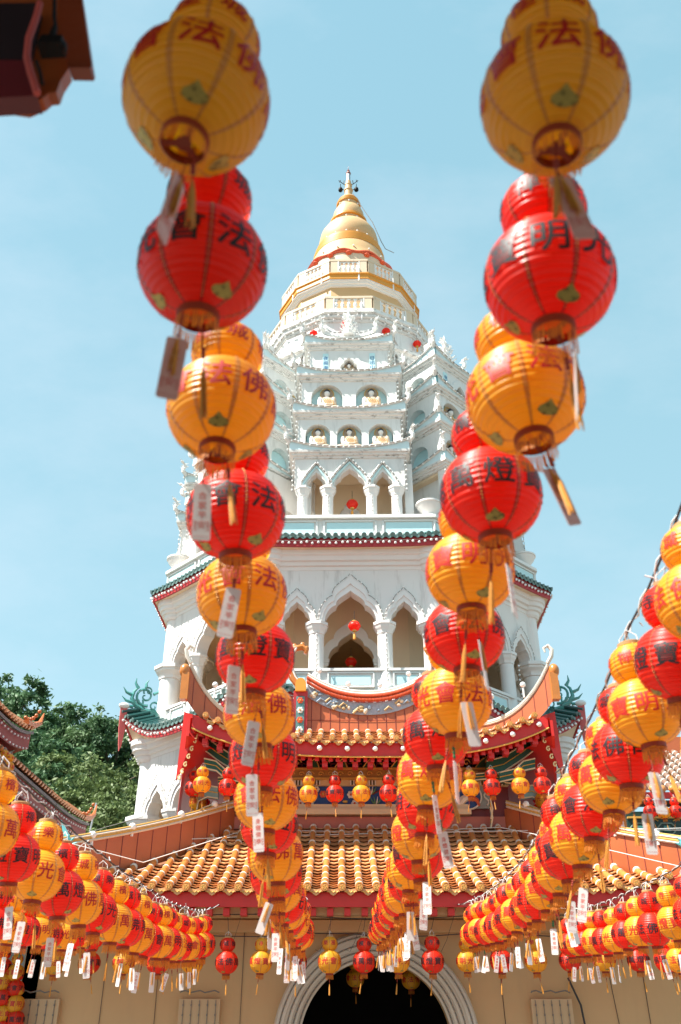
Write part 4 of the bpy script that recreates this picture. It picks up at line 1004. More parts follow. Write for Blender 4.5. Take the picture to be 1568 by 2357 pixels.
    br([(1200, 1812), (1225, 1808), (1245, 1818), (1250, 1838)], 26, 20.35, 2)
    br([(1120, 1762), (1124, 1790), (1122, 1815)], 16, 20.3, 2)
    br([(1128, 1838), (1134, 1862), (1130, 1885)], 20, 20.3, 2)
    br([(1210, 1850), (1240, 1862), (1256, 1880)], 22, 20.4, 0)
    gb.build('green_bracket', [deepgreen, mat('cream_edge', (.74, .62, .42), .45, .1, 10) if 'cream_edge' not in MATS else MATS['cream_edge'], mat('grey_green_paint', (.22, .32, .28), .45, .2, 10) if 'grey_green_paint' not in MATS else MATS['grey_green_paint'], yellowp], pvo)
    # side eave running back
    se = MB(); se.ribbon([hp(sx * (3.95 + .15 * i), 19.2 + .8 * i, 6.2 - .5 * math.sqrt(i)) for i in range(6)], [hp(sx * (3.95 + .15 * i), 19.2 + .8 * i, 5.85 - .5 * math.sqrt(i)) for i in range(6)], (sx * .06, 0, 0))
    se.strip([hp(sx * (3.95 + .15 * i), 19.2 + .8 * i, 6.25 - .5 * math.sqrt(i)) for i in range(6)], [hp(sx * 1.5, 21.2 + .5 * i, 6.7) for i in range(6)])
    se.strip([hp(sx * (3.95 + .15 * i), 19.2 + .8 * i, 5.86 - .5 * math.sqrt(i)) for i in range(6)], [hp(sx * 3.15, 20.6 + .6 * i, 5.75) for i in range(6)])
    se.build('side_eave', brightred, hall)
    # end post of the ridge with mosaic front, curled horn
    pp = MB(); xp = sx * 1.62
    pp.box(hp(xp, 21.05, 6.9), (.34, .34, 1.15), 0)
    pp.plate([(HX + xp - .13, 7.45)] + [(HX + xp + .13 * -math.cos(t * math.pi / 8), 7.62 + .16 * math.sin(t * math.pi / 8)) for t in range(9)] + [(HX + xp + .13, 7.45)], (), 20.80, 21.1, 1)
    pp.box(hp(xp, 20.87, 6.85), (.20, .03, .95), 2)
    for i in range(4):
        zc_ = 6.50 + .24 * i
        for k in range(6):
            a = k * 1.047; pp.sphere(hp(xp + .05 * math.cos(a), 20.845, zc_ + .05 * math.sin(a)), (.032, .016, .032), 6, 5, (3, 4)[i % 2])
        pp.sphere(hp(xp, 20.835, zc_), .026, 6, 5, 5)
    po_ = pp.build('ridge_post', [redtrim, ochre, mat('sea_green_mosaic', (.10, .22, .22), .35, .4, 40, .3, 80) if 'sea_green_mosaic' not in MATS else MATS['sea_green_mosaic'], clean, coralred, goldleaf], hall)
    hn = MB()
    c0 = [hp(xp + sx * .02, 21.0, 7.62), hp(xp + sx * .20, 21.0, 7.85), hp(xp + sx * .30, 21.0, 8.12), hp(xp + sx * .30, 21.0, 8.42), hp(xp + sx * .18, 21.0, 8.62), hp(xp - sx * .02, 21.0, 8.66), hp(xp - sx * .12, 21.0, 8.56), hp(xp - sx * .08, 21.0, 8.48)]
    hn.tube(c0, [.10, .10, .09, .08, .09, .085, .07, .05], 8, 0); hn.tube([p + Vector((-sx * .05, -.06, 0)) for p in c0[:5]], .03, 6, 1); hn.tube([p + Vector((sx * .05, -.06, 0)) for p in c0[:5]], .02, 6, 1)
    for p in c0[3:7]: hn.sphere(p + Vector((0, 0, .06)), .07, 8, 6, 0)
    hn.tube([hp(xp + sx * .1, 21.0, 6.9), hp(xp + sx * .35, 20.95, 7.1), hp(xp + sx * .55, 20.9, 7.5), hp(xp + sx * .60, 20.9, 7.9)], [.13, .11, .09, .04], 8, 2)
    hn.tube([hp(xp + sx * .1, 21.0, 6.7), hp(xp + sx * .42, 20.95, 6.85), hp(xp + sx * .66, 20.9, 7.3), hp(xp + sx * .72, 20.9, 7.75)], [.10, .09, .07, .03], 8, 2)
    hn.build('curled_horn', [MATS['orange_glaze'], clean, coralred], po_)
# ridge between the posts: board, mosaic band, coiled red rope, white cap
S = [-1 + i / 14 for i in range(29)]; xr = 1.46
zt_ = lambda s: 7.42 + .46 * abs(s) ** 2.2
rb = MB(); rb.ribbon([hp(s * xr, 21.05, zt_(s) - .50) for s in S], [hp(s * xr, 20.98, 6.5) for s in S], (0, .3, 0)); rbo = rb.build('ridge_board', terra, hall, smooth=30)
bj = MB()
for i in range(-6, 7): s = i / 6.5; bj.tube([hp(s * xr, 20.972, 6.5), hp(s * xr, 21.04, zt_(s) - .52)], .007, 4)
bj.tube([hp(s * xr, 21.0, 6.78) for s in S], .007, 4)
bj.build('board_joints', maroon, rbo)
rm_ = MB(); rm_.ribbon([hp(s * xr, 21.02, zt_(s) - .2) for s in S], [hp(s * xr, 21.02, zt_(s) - .50) for s in S], (0, .26, 0), 0)
rnd = random.Random(4)
for i in range(40):
    s = rnd.uniform(-.95, .95); z = zt_(s) - .35 + rnd.uniform(-.09, .09); k = rnd.randrange(1, 4)
    if i % 3: rm_.sphere(hp(s * xr, 21.0, z), (rnd.uniform(.03, .09), .05, rnd.uniform(.03, .07)), 7, 5, k)
    else: rm_.tube([hp(s * xr - .1, 21.0, z - .05), hp(s * xr, 20.96, z + .03), hp(s * xr + .1, 21.0, z - .02)], [.03, .025, .01], 5, k)
rm_.build('ridge_mosaic', [mat('grey_blue_mosaic', (.33, .35, .42), .4, .4, 30, .3, 70), mat('ivory_chips', (.70, .62, .50), .4, .1, 9), mat('sand_chips', (.50, .38, .20), .5, .2, 9), slateblue], rbo)
rc = MB()
for s0 in range(86):
    s = -1 + 2 * s0 / 85
    for dz in (-.05, -.15): rc.sphere(hp(s * xr, 20.98, zt_(s) + dz), (.024, .075, .052), 6, 5, 0)
rc.tube([hp(s * xr, 21.02, zt_(s) + .02) for s in S], .035, 6, 1); rc.tube([hp(s * xr, 21.06, zt_(s) + .09) for s in S], .04, 6, 1)
rc.build('coiled_rope_ridge', [coralred, mortar], rbo)

# ------------------------------------------------------------------ side hall on the left, its two eaves running towards the pagoda
sh = empty('side_hall', (-9.6, 24, 0), 'dark red side hall at the left edge with two swept eaves below the trees', 'temple building')
def long_eave(x, y0, y1, h0, lift, rise, depth, parent, fh):
    N_ = 30; TT = [i / N_ for i in range(N_ + 1)]
    Z = lambda t: h0 + .012 * t + lift * max(0, (t - .72) / .28) ** 2.2
    Y = lambda t: y0 + (y1 - y0) * t
    a = MB()
    a.strip([(x, Y(t), Z(t) + .10) for t in TT], [(x - depth, Y(t), Z(t) + rise) for t in TT], 0)
    for i in range(int((y1 - y0) / .24)):
        t = i * .24 / (y1 - y0); p = Vector((x + .05, Y(t), Z(t) + .12)); d = Vector((-depth, 0, rise)).normalized()
        a.tube([p, p + d * 1.0], .07, 8, 0); a.tube([p - d * .02, p + d * .03], .055, 8, 1)
    r = a.build('tiled_roof', [MATS['dark_tile_and_gap_shade'], ytile], parent)
    b = MB(); b.ribbon([(x - .02, Y(t), Z(t) + .04) for t in TT], [(x - .02, Y(t), Z(t) - .04) for t in TT], (-.06, 0, 0), 0); b.build('mosaic_edge', greymos, r)
    c = MB(); c.ribbon([(x - .10, Y(t), Z(t) - .04) for t in TT], [(x - .10, Y(t), Z(t) - .12 - fh) for t in TT], (-.06, 0, 0), 0)
    c.strip([(x - .12, Y(t), Z(t) - .12 - fh + .02) for t in TT], [(x - 1.25, Y(t), h0 - .55) for t in TT], 0)
    cf_ = c.build('eave_underside', mat('oxblood_paint', (.22, .014, .018), .5, .2, 4) if 'oxblood_paint' not in MATS else MATS['oxblood_paint'], parent)
    d = MB(); d.sphere((0, 0, 0), .032, 6, 5)
    each_at('bulb', d, bulbm, cf_, [(x + off + .02, Y(i * .26 / (y1 - y0)), Z(i * .26 / (y1 - y0)) + dz) for off, dz in ((-.07, -.16), (-.06, -.10 - fh)) for i in range(int((y1 - y0) / .26))])
    e = MB(); p = Vector((x, y1, Z(1)))
    e.tube([p + Vector((0, -.8, .05)), p + Vector((.0, -.2, .14)), p + Vector((.02, .25, .35)), p + Vector((.02, .45, .7))], [.09, .10, .07, .015], 8)
    for i in range(6): e.sphere(p + Vector((0, -.9 + i * .2, .14 + .02 * i * i)), .055, 8, 6)
    e.build('ridge_tip', MATS['vermilion_glaze'] if 'vermilion_glaze' in MATS else mat('vermilion_glaze', (.50, .13, .03), .35, .2, 8), r)
long_eave(-8.0, 17.0, 29.6, 5.92, .22, 2.2, 3.6, sh, .34)
long_eave(-8.55, 17.0, 24.6, 7.25, .32, 1.5, 2.6, sh, .34)
sw = MB(); sw.box((-10.3, 23.3, 2.0), (2.0, 12.4, 7.2)); sw.box((-10.6, 20.8, 6.6), (2.2, 7.4, 2.0)); sw.build('wall', mat('dark_green_wall', (.02, .04, .035), .6, .4, 5), sh, smooth=0)
bk = MB(); rnd = random.Random(6)
for i in range(30):
    y = 17.3 + i * .4; p = Vector((-9.15, y, 5.25)); bk.tube([p, p + Vector((.35, 0, .12)), p + Vector((.6, 0, .36))], [.09, .08, .05], 6, i % 3)
    if i < 18: p = Vector((-9.45, 17.3 + i * .4, 6.7)); bk.tube([p, p + Vector((.35, 0, .1)), p + Vector((.6, 0, .3))], [.09, .08, .05], 6, i % 3)
bk.build('carved_brackets', [deepgreen, goldleaf, MATS['grey_green_paint']], sh)

# hall on the right, behind the lower roof
rh = empty('shrine_building', (10.6, 25.2, 0), 'dark green shrine building with patterned wall and brown tiled roof at the right edge', 'temple building')
def rz_(x, y): return 5.86 + .62 * (y - 24.0)
rr = MB()
for i in range(24):
    x = 7.7 + i * .26
    pts = [Vector((x, 23.95 + .25 * k, rz_(x, 23.95 + .25 * k) + .05)) for k in range(13)]
    rr.tube(pts, .075, 8, 0)
    for k in range(12): rr.tube([pts[k], pts[k] + (pts[k + 1] - pts[k]) * .18], .088, 8, 1)
    rr.sphere(pts[0], .10, 8, 6, 2)
rr.add([(7.6, 23.98, 5.85), (14, 23.98, 5.85), (14, 27, rz_(0, 27)), (7.6, 27, rz_(0, 27))], [(0, 1, 2, 3)], 3)
rr.box((10.8, 27, 7.9), (6.6, .3, .5), 4)
rr.build('tiled_roof', [mat('brown_glazed_tile', (.22, .13, .09), .4, .3, 9), mortar, ytile, mat('dark_brown_pan', (.07, .035, .025), .5, .3, 9), terra], rh)
rw = MB(); rw.box((10.8, 24.0, 5.72), (6.6, .08, .16), 0); rw.box((10.8, 24.3, 5.58), (6.4, .5, .06), 1); rw.build('fascia', [brightred, wood], rh, smooth=0)
rl = MB(); rl.box((10.8, 25.0, 3.2), (6.2, .3, 4.6), 0); rl.box((10.8, 24.8, 5.33), (6.2, .1, .05), 2)
rnd = random.Random(8)
for i in range(9):
    x = 8.0 + i * .72
    for z in (5.05, 4.5):
        rl.tube([(x + .27 * math.cos(t * math.pi / 3), 24.82, z + .16 * math.sin(t * math.pi / 3)) for t in range(7)], .022, 5, 1)
        rl.box((x, 24.82, z), (.16, .05, .14), 3)
        rl.tube([(x + .27, 24.82, z), (x + .45, 24.82, z)], .02, 5, 1); rl.tube([(x + .2, 24.82, z + .2), (x + .36, 24.82, z + .28), (x + .52, 24.82, z + .2)], .016, 5, 2)
rl.build('patterned_wall', [mat('dark_green_panel', (.012, .045, .04), .4, .4, 6), MATS['grey_green_paint'], goldleaf, jade], rh)
bb = MB(); bb.lathe([(.04, -.22), (.035, -.02)], 6, 1); bb.sphere((0, 0, .05), .09, 10, 8, 0)
each_at('bulb', bb, [bulbm, clean], rh, [(7.9 + i * .8, 23.3, 4.62 + .1 * (i % 2)) for i in range(8)])
bb = MB(); bb.tube([(7.0, 23.35, 4.75), (10, 23.35, 4.68), (13.5, 23.35, 4.75)], .015, 4); bb.build('cable', rope, rh)

# near wooden roof corner hanging into the top left of the view
nb_ = empty('gate_roof_corner', (-0.88, 1.6, 2.86 + H), 'blurred dark red and orange timber gate roof corner in the top left of the view', 'gate roof')
m = MB()
m.box((-2.2, -5.3, 3.16), (13.4, 13.4, .12)); m.box((-3.4, 1.2, 3.163), (5.2, .92, .12))
for i in range(54): m.tube([(-8.6 + i * .24, -11, 3.24), (-8.6 + i * .24, 1.38, 3.24)], .055, 6)
m.build('roof_slab', wood, nb_, smooth=30)
q = lambda u, v, y=1.61: Vector((at(u, v, y).x, y, at(u, v, y).z))
def slab(pts, y, th, mi, mb):
    P = [at(u, v, y) for u, v in pts]; mb.plate([(p.x, p.z) for p in P], (), y, y + th, mi)
m = MB(); slab([(132, -60), (180, -60), (190, 0), (212, 150), (208, 156), (160, 155), (140, 100)], 1.61, .043, 0, m); m.build('end_board', brownwood, nb_, smooth=0)
m = MB(); slab([(-60, -60), (140, -60), (150, 100), (158, 158), (140, 185), (130, 212), (112, 214), (98, 226), (60, 242), (5, 234), (-60, 230)], 1.672, .043, 0, m); m.build('bracket_block', mat('burnt_orange_wood', (.32, .075, .012), .45, .3, 5), nb_, smooth=0)
m = MB(); slab([(-60, 138), (60, 138), (86, 220), (-60, 228)], 1.612, .06, 0, m); m.build('plum_panel', plum, nb_, smooth=0)
m = MB(); slab([(-60, 8), (88, 6), (75, 60), (58, 137), (-60, 137)], 1.622, .05, 0, m); m.build('shadow_panel', mat('black_purple_shade', (.012, .006, .012), .6, .2, 4), nb_, smooth=0)  # near-black sheet whose colour stands in for shadow under the roof
m = MB(); A = [(92, 8), (84, 40), (66, 90), (62, 130), (70, 165), (80, 195), (86, 215)]
m.tube([q(u, v, 1.594) for u, v in A], 0.011, 8, 0, None, 1.0); m.build('curved_moulding', pinkred, nb_)
fl_ = empty('floodlight', at(118, 104, 1.548) + Vector((0, 0, H)), 'small black floodlight clipped under the blurred gate roof corner, top left', 'floodlight')
m = MB(); c = at(118, 104, 1.536)
m.hexa([c + Vector(v) for v in ((-.034, -.019, -.019), (.037, -.019, -.012), (.037, .031, -.012), (-.034, .031, -.019), (-.028, -.019, .022), (.034, -.019, .022), (.034, .031, .022), (-.028, .031, .022))])
m.sphere(c + Vector((.031, .006, .003)), (.014, .022, .019), 10, 8); m.build('lamp_body', blackm, fl_)
m = MB(); m.tube([q(126, -30, 1.562), q(125, 40, 1.562), q(128, 60, 1.550), q(124, 90, 1.544)], 0.006, 6); m.tube([q(112, 90, 1.550), q(125, 60, 1.550)], 0.005, 6); m.tube([q(84, 140, 1.569), q(92, 165, 1.581), q(98, 195, 1.593)], 0.005, 6); m.build('lamp_cable', blackm, fl_)
# ------------------------------------------------------------------ wooded hillside behind the side hall
hs = MB(); NX, NY = 14, 10
vs = []; rnd = random.Random(1)
for j in range(NY):
    for i in range(NX):
        x = -75 + i * 5.5; y = 40 + j * 9
        vs.append((x, y, -1.5 + max(0, (y - 42)) * .36 * min(1, max(0, (-6 - x) / 10)) + rnd.uniform(-.4, .4)))
hs.add(vs, [(j * NX + i, j * NX + i + 1, (j + 1) * NX + i + 1, (j + 1) * NX + i) for j in range(NY - 1) for i in range(NX - 1)])
tag(hs.build('hillside', mat('hill_undergrowth', (.030, .05, .018), .9, .5, .6)), kind='structure')
def leafmat(n, c): return mat(n, c, .55, .55, .55, spec=.3, trans=.22)
leaf_d = leafmat('dark_leaf', (.075, .150, .065)); leaf_m = leafmat('mid_leaf', (.11, .185, .075)); leaf_l = leafmat('olive_leaf', (.14, .195, .07))
bark = mat('bark', (.10, .075, .05), .85, .3, 6, .4, 20)
def make_tree(seed, leafm, label, hgt=9.0, wid=3.6, ncl=150, nleaf=66):
    t = empty('broadleaf_tree', (0, 0, 0), label, 'tree', 'trees on the hillside')
    rnd = random.Random(seed); tr = MB()
    tr.tube([(0, 0, -1), (.15, 0, hgt * .2), (.05, .1, hgt * .45), (.2, 0, hgt * .75)], [.34, .26, .19, .06], 8)
    limbs = []
    for i in range(9):
        a = rnd.uniform(0, 6.28); z = hgt * rnd.uniform(.22, .6); q = Vector((wid * .75 * math.cos(a), wid * .75 * math.sin(a), z + hgt * rnd.uniform(.12, .35)))
        tr.tube([(.1, .05, z), Vector((.1, .05, z)).lerp(q, .5) + Vector((0, 0, .4)), q], [.12, .08, .03], 6); limbs.append(q)
    lf = MB()
    lobes = [(Vector((rnd.uniform(-.6, .6) * wid, rnd.uniform(-.6, .6) * wid, hgt * rnd.uniform(.38, .86))), rnd.uniform(.26, .46) * wid) for _ in range(11)] + [(q, .3 * wid) for q in limbs]
    for i in range(ncl):
        c, r = lobes[i % len(lobes)]
        d = Vector((rnd.gauss(0, 1), rnd.gauss(0, 1), rnd.gauss(0, 1) + .25)).normalized()
        c2 = c + d * r * rnd.uniform(.55, 1.08); rr = rnd.uniform(.30, .62)
        for k in range(nleaf):
            p = c2 + Vector((rnd.gauss(0, .5), rnd.gauss(0, .5), rnd.gauss(0, .33))) * rr
            n = (Vector((rnd.gauss(0, 1), rnd.gauss(0, 1), rnd.gauss(.6, .8))) + d * .6).normalized(); s1 = n.orthogonal().normalized(); s1 = Matrix.Rotation(rnd.uniform(0, 6.28), 3, n) @ s1; s2 = n.cross(s1)
            L = rnd.uniform(.10, .20); W_ = L * .5
            lf.add([p - s1 * L, p + s2 * W_, p + s1 * L, p - s2 * W_], [(0, 1, 2, 3)])
    tr.build('trunk', bark, t, local=True).location = (0, 0, -H); lf.build('crown', leafm, t, local=True, smooth=0).location = (0, 0, -H)
    return t
TREES = [  # picture place of the crown's top, distance, kind, size, label
    (8, 1562, 60, 0, 1.15, 'tallest dark tree rising above the skyline at the left edge'),
    (95, 1600, 62, 1, 1.1, 'loose feathery tree on the skyline right of the tallest tree'),
    (165, 1632, 60, 0, 1.0, 'broad dark tree on the middle of the wooded skyline'),
    (222, 1640, 58, 1, .85, 'small open-crowned tree with sky gaps on the hill ridge'),
    (275, 1650, 56, 0, .95, 'dark tree on the ridge right beside the pagoda eave'),
    (318, 1668, 57, 1, .95, 'tree partly hidden behind the lower left corner of the pagoda'),
    (60, 1690, 54, 0, 1.05, 'shadowy tree above the upper side-hall eave tip'),
    (140, 1715, 53, 0, 1.1, 'dark tree in the middle of the slope under the skyline'),
    (40, 1640, 58, 1, 1.0, 'tree behind the upper eave of the side hall'),
    (225, 1735, 51, 2, 1.0, 'olive green rounded tree in the middle of the slope'),
    (290, 1760, 49, 2, 1.0, 'bright olive tree beside the lower pagoda arcade'),
    (150, 1800, 47, 2, 1.0, 'light green tree just above the lower side-hall roof'),
    (222, 1828, 45, 2, .9, 'low olive tree above the end of the side-hall roof'),
    (290, 1850, 44, 2, .9, 'yellowish low tree behind the light bulbs of the hip ridge'),
    (90, 1755, 48, 0, 1.0, 'dark tree low on the slope touching the side-hall roof edge'),
]
protos = {}
for n_, (u, v, Y, k, s, lab) in enumerate(TREES):
    if k not in protos: t = protos[k] = make_tree(20 + k, (leaf_d, leaf_m, leaf_l)[k], lab)
    else: t = copy_tree(protos[k]); tag(t, lab)
    p = at(u, v, Y); s *= Y / 56
    t.scale = (s, s, s); t.location = (p.x, p.y, p.z + H - 9.0 * s * .98); t.rotation_euler = (0, 0, n_ * 1.7)
# mast behind the side hall roof
ms = MB(); p = at(208, 1910, 34); q = at(222, 1848, 34); ms.tube([p, q], .03, 6); ms.tube([p, p - Vector((0, 0, 7))], .03, 6)
tag(ms.build('metal_mast', MATS['grey_metal'], origin=(p.x, p.y, p.z - 7)), 'thin grey metal mast standing in front of the olive trees', 'mast').location = (p.x, p.y, p.z - 7 + H)

# ------------------------------------------------------------------ gourd lanterns
def lantern_mat(name, col, trans, tcol, rough=.40, coat=.55):
    SPEC = .25
    m = bpy.data.materials.new(name); m.use_nodes = True; t = m.node_tree; N = t.nodes; L = t.links
    b = N['Principled BSDF']; b.inputs['Specular IOR Level'].default_value = SPEC; b.inputs['Roughness'].default_value = rough; b.inputs['Coat Weight'].default_value = coat; b.inputs['Coat Roughness'].default_value = .34; b.inputs['Coat IOR'].default_value = 1.55
    tc = N.new('ShaderNodeTexCoord'); oi = N.new('ShaderNodeObjectInfo')
    nz = N.new('ShaderNodeTexNoise'); nz.inputs['Scale'].default_value = 9; nz.inputs['Detail'].default_value = 4
    L.new(tc.outputs['Object'], nz.inputs['Vector'])
    ad = N.new('ShaderNodeMath'); ad.operation = 'MULTIPLY_ADD'; ad.inputs[1].default_value = .5; L.new(nz.outputs['Fac'], ad.inputs[0])
    h = N.new('ShaderNodeMath'); h.operation = 'MULTIPLY'; h.inputs[1].default_value = .5; L.new(oi.outputs['Random'], h.inputs[0]); L.new(h.outputs[0], ad.inputs[2])
    mx = N.new('ShaderNodeMix'); mx.data_type = 'RGBA'; mx.inputs[6].default_value = tuple(c * .88 for c in col) + (1,); mx.inputs[7].default_value = tuple(min(1, c * 1.12) for c in col) + (1,)
    L.new(ad.outputs[0], mx.inputs[0]); L.new(mx.outputs[2], b.inputs['Base Color'])
    tr = N.new('ShaderNodeBsdfTranslucent'); tr.inputs['Color'].default_value = tcol + (1,)
    ms_ = N.new('ShaderNodeMixShader'); ms_.inputs[0].default_value = trans
    L.new(b.outputs[0], ms_.inputs[1]); L.new(tr.outputs[0], ms_.inputs[2]); L.new(ms_.outputs[0], N['Material Output'].inputs['Surface'])
    MATS[name] = m; return m
LM = {'red': [lantern_mat('red_lantern_paper', (.92, .038, .012), .50, (1.0, .048, .006)), lantern_mat('red_lantern_seam', (.55, .014, .010), .20, (.5, .01, .005)), mat('black_ink', (.008, .007, .010), .5, .1, 9)],
      'yellow': [lantern_mat('yellow_lantern_paper', (.97, .53, .036), .50, (1.0, .52, .008)), lantern_mat('yellow_lantern_seam', (.72, .30, .04), .22, (.6, .18, .01)), mat('red_ink', (.52, .020, .012), .5, .1, 9)]}
bead = mat('gold_thread', (.72, .40, .10), .35, .1, 20, metal=.3)
leafgold = mat('gold_leaf_print', (.50, .36, .09), .4, .3, 60, metal=.3, grime=.9, gcol=(.05, .035, .015), gscale=(18, 18, 30), glo=.52, ghi=.58)
rimm = mat('brown_rim', (.36, .050, .018), .5, .2, 8, trans=.25)
fringem = mat('orange_fringe', (.80, .26, .035), .6, .35, 60, trans=.62)
strawm = mat('straw_rim', (.55, .34, .15), .6, .2, 12, trans=.15)

def rprof(z, rx, rz): return rx * max(0.0, 1 - (abs(z) / rz) ** 2.25) ** (1 / 2.1)
def zsolve(r, rx, rz):
    lo, hi = 0, rz
    for _ in range(40):
        m_ = (lo + hi) / 2
        if rprof(m_, rx, rz) > r: lo = m_
        else: hi = m_
    return lo
BX, BZ, SX, SZ = .200, .186, .137, .122
ZB, ZN = -zsolve(.062, BX, BZ), zsolve(.080, BX, BZ)
SC_Z = ZN + zsolve(.080, SX, SZ)                        # centre of the upper globe
ZT = SC_Z + zsolve(.062, SX, SZ)
def globe(rx, rz, z0, z1, zc, ribs, cols, chars, csize, cz, leaves):
    g = MB(); per = 4; n = ribs * per; NC = cols
    # even spacing along the arc
    fine = [z0 + (z1 - z0) * i / 600 for i in range(601)]; acc = [0]
    for a, b in zip(fine, fine[1:]): acc.append(acc[-1] + math.hypot(b - a, rprof(b, rx, rz) - rprof(a, rx, rz)))
    zs_ = []; j = 0
    for i in range(n + 1):
        tgt = acc[-1] * i / n
        while j < 600 and acc[j] < tgt: j += 1
        zs_.append(fine[j])
    vs = []
    for i, z in enumerate(zs_):
        sag = math.sin(math.pi * (i % per) / per) ** 2
        r = rprof(z, rx, rz) - .0055 * sag
        for k in range(NC):
            a = 2 * math.pi * k / NC; vs.append((r * math.cos(a), r * math.sin(a), z + zc))
    for i in range(n):
        for k in range(NC):
            k2 = (k + 1) % NC
            g.f.append((i * NC + k, i * NC + k2, (i + 1) * NC + k2, (i + 1) * NC + k)); g.m.append(1 if k % (NC // len(chars)) == 0 else 0)
    g.v = vs
    for c in range(len(chars)):
        a0 = 2 * math.pi * (c * (NC // len(chars)) + .5) / NC
        for i in range(per, n - 1, per // 2):
            if i % per == 0 or True:
                z = zs_[i]; r = rprof(z, rx, rz) + .001
                g.sphere((r * math.cos(a0), r * math.sin(a0), z + zc), (.0019, .0019, .0034), 5, 4, 3)
    for c, ch in enumerate(chars):
        a0 = 2 * math.pi * (c + .5) / len(chars) + math.pi / NC
        tv, tf = text_tris(ch)
        # subdivide long triangles so that the strokes follow the curve
        V = [Vector((x, y)) for x, y in tv]; F = [tuple(f) for f in tf]
        for _ in range(2):
            mid = {}; F2 = []
            def mp(i, j):
                key = (min(i, j), max(i, j))
                if key not in mid: V.append((V[i] + V[j]) / 2); mid[key] = len(V) - 1
                return mid[key]
            for f in F:
                if len(f) != 3: F2.append(f); continue
                a, b, c_ = f; ln_ = max((V[a] - V[b]).length, (V[b] - V[c_]).length, (V[a] - V[c_]).length)
                ab, bc, ca = mp(a, b), mp(b, c_), mp(c_, a); F2 += [(a, ab, ca), (ab, b, bc), (ca, bc, c_), (ab, bc, ca)]
            F = F2
        for dx, dz, k in BOLD:
            o = []
            for p in V:
                z = cz + (p.y - .38 + dz) * csize; r = rprof(z, rx, rz); a = a0 + (p.x - .5 + dx) * csize * 1.05 / rx
                o.append(((r + .0018 + .0002 * k) * math.cos(a), (r + .0018 + .0002 * k) * math.sin(a), z + zc))
            g.add(o, F, 2)
    for c in range(leaves):
        a0 = 2 * math.pi * c / leaves + .3
        pts = [(0, 0), (.020, .004), (.036, .016), (.034, .030), (.016, .040), (0, .062), (-.016, .040), (-.034, .030), (-.036, .016), (-.020, .004)]
        o = []
        for (x, s) in pts + [(0, .03)]:
            z = z0 + .012 + s * .52; 
            for _ in range(1): r = rprof(z, rx, rz)
            a = a0 + x / max(r, .05); o.append(((r + .0025) * math.cos(a), (r + .0025) * math.sin(a), z + zc - .001))
        g.add(o, [(i, (i + 1) % 10, 10) for i in range(10)], 4)
    return g
BIG = '萬佛法會光明寶燈'; SMALL = '檳城極樂禪寺'
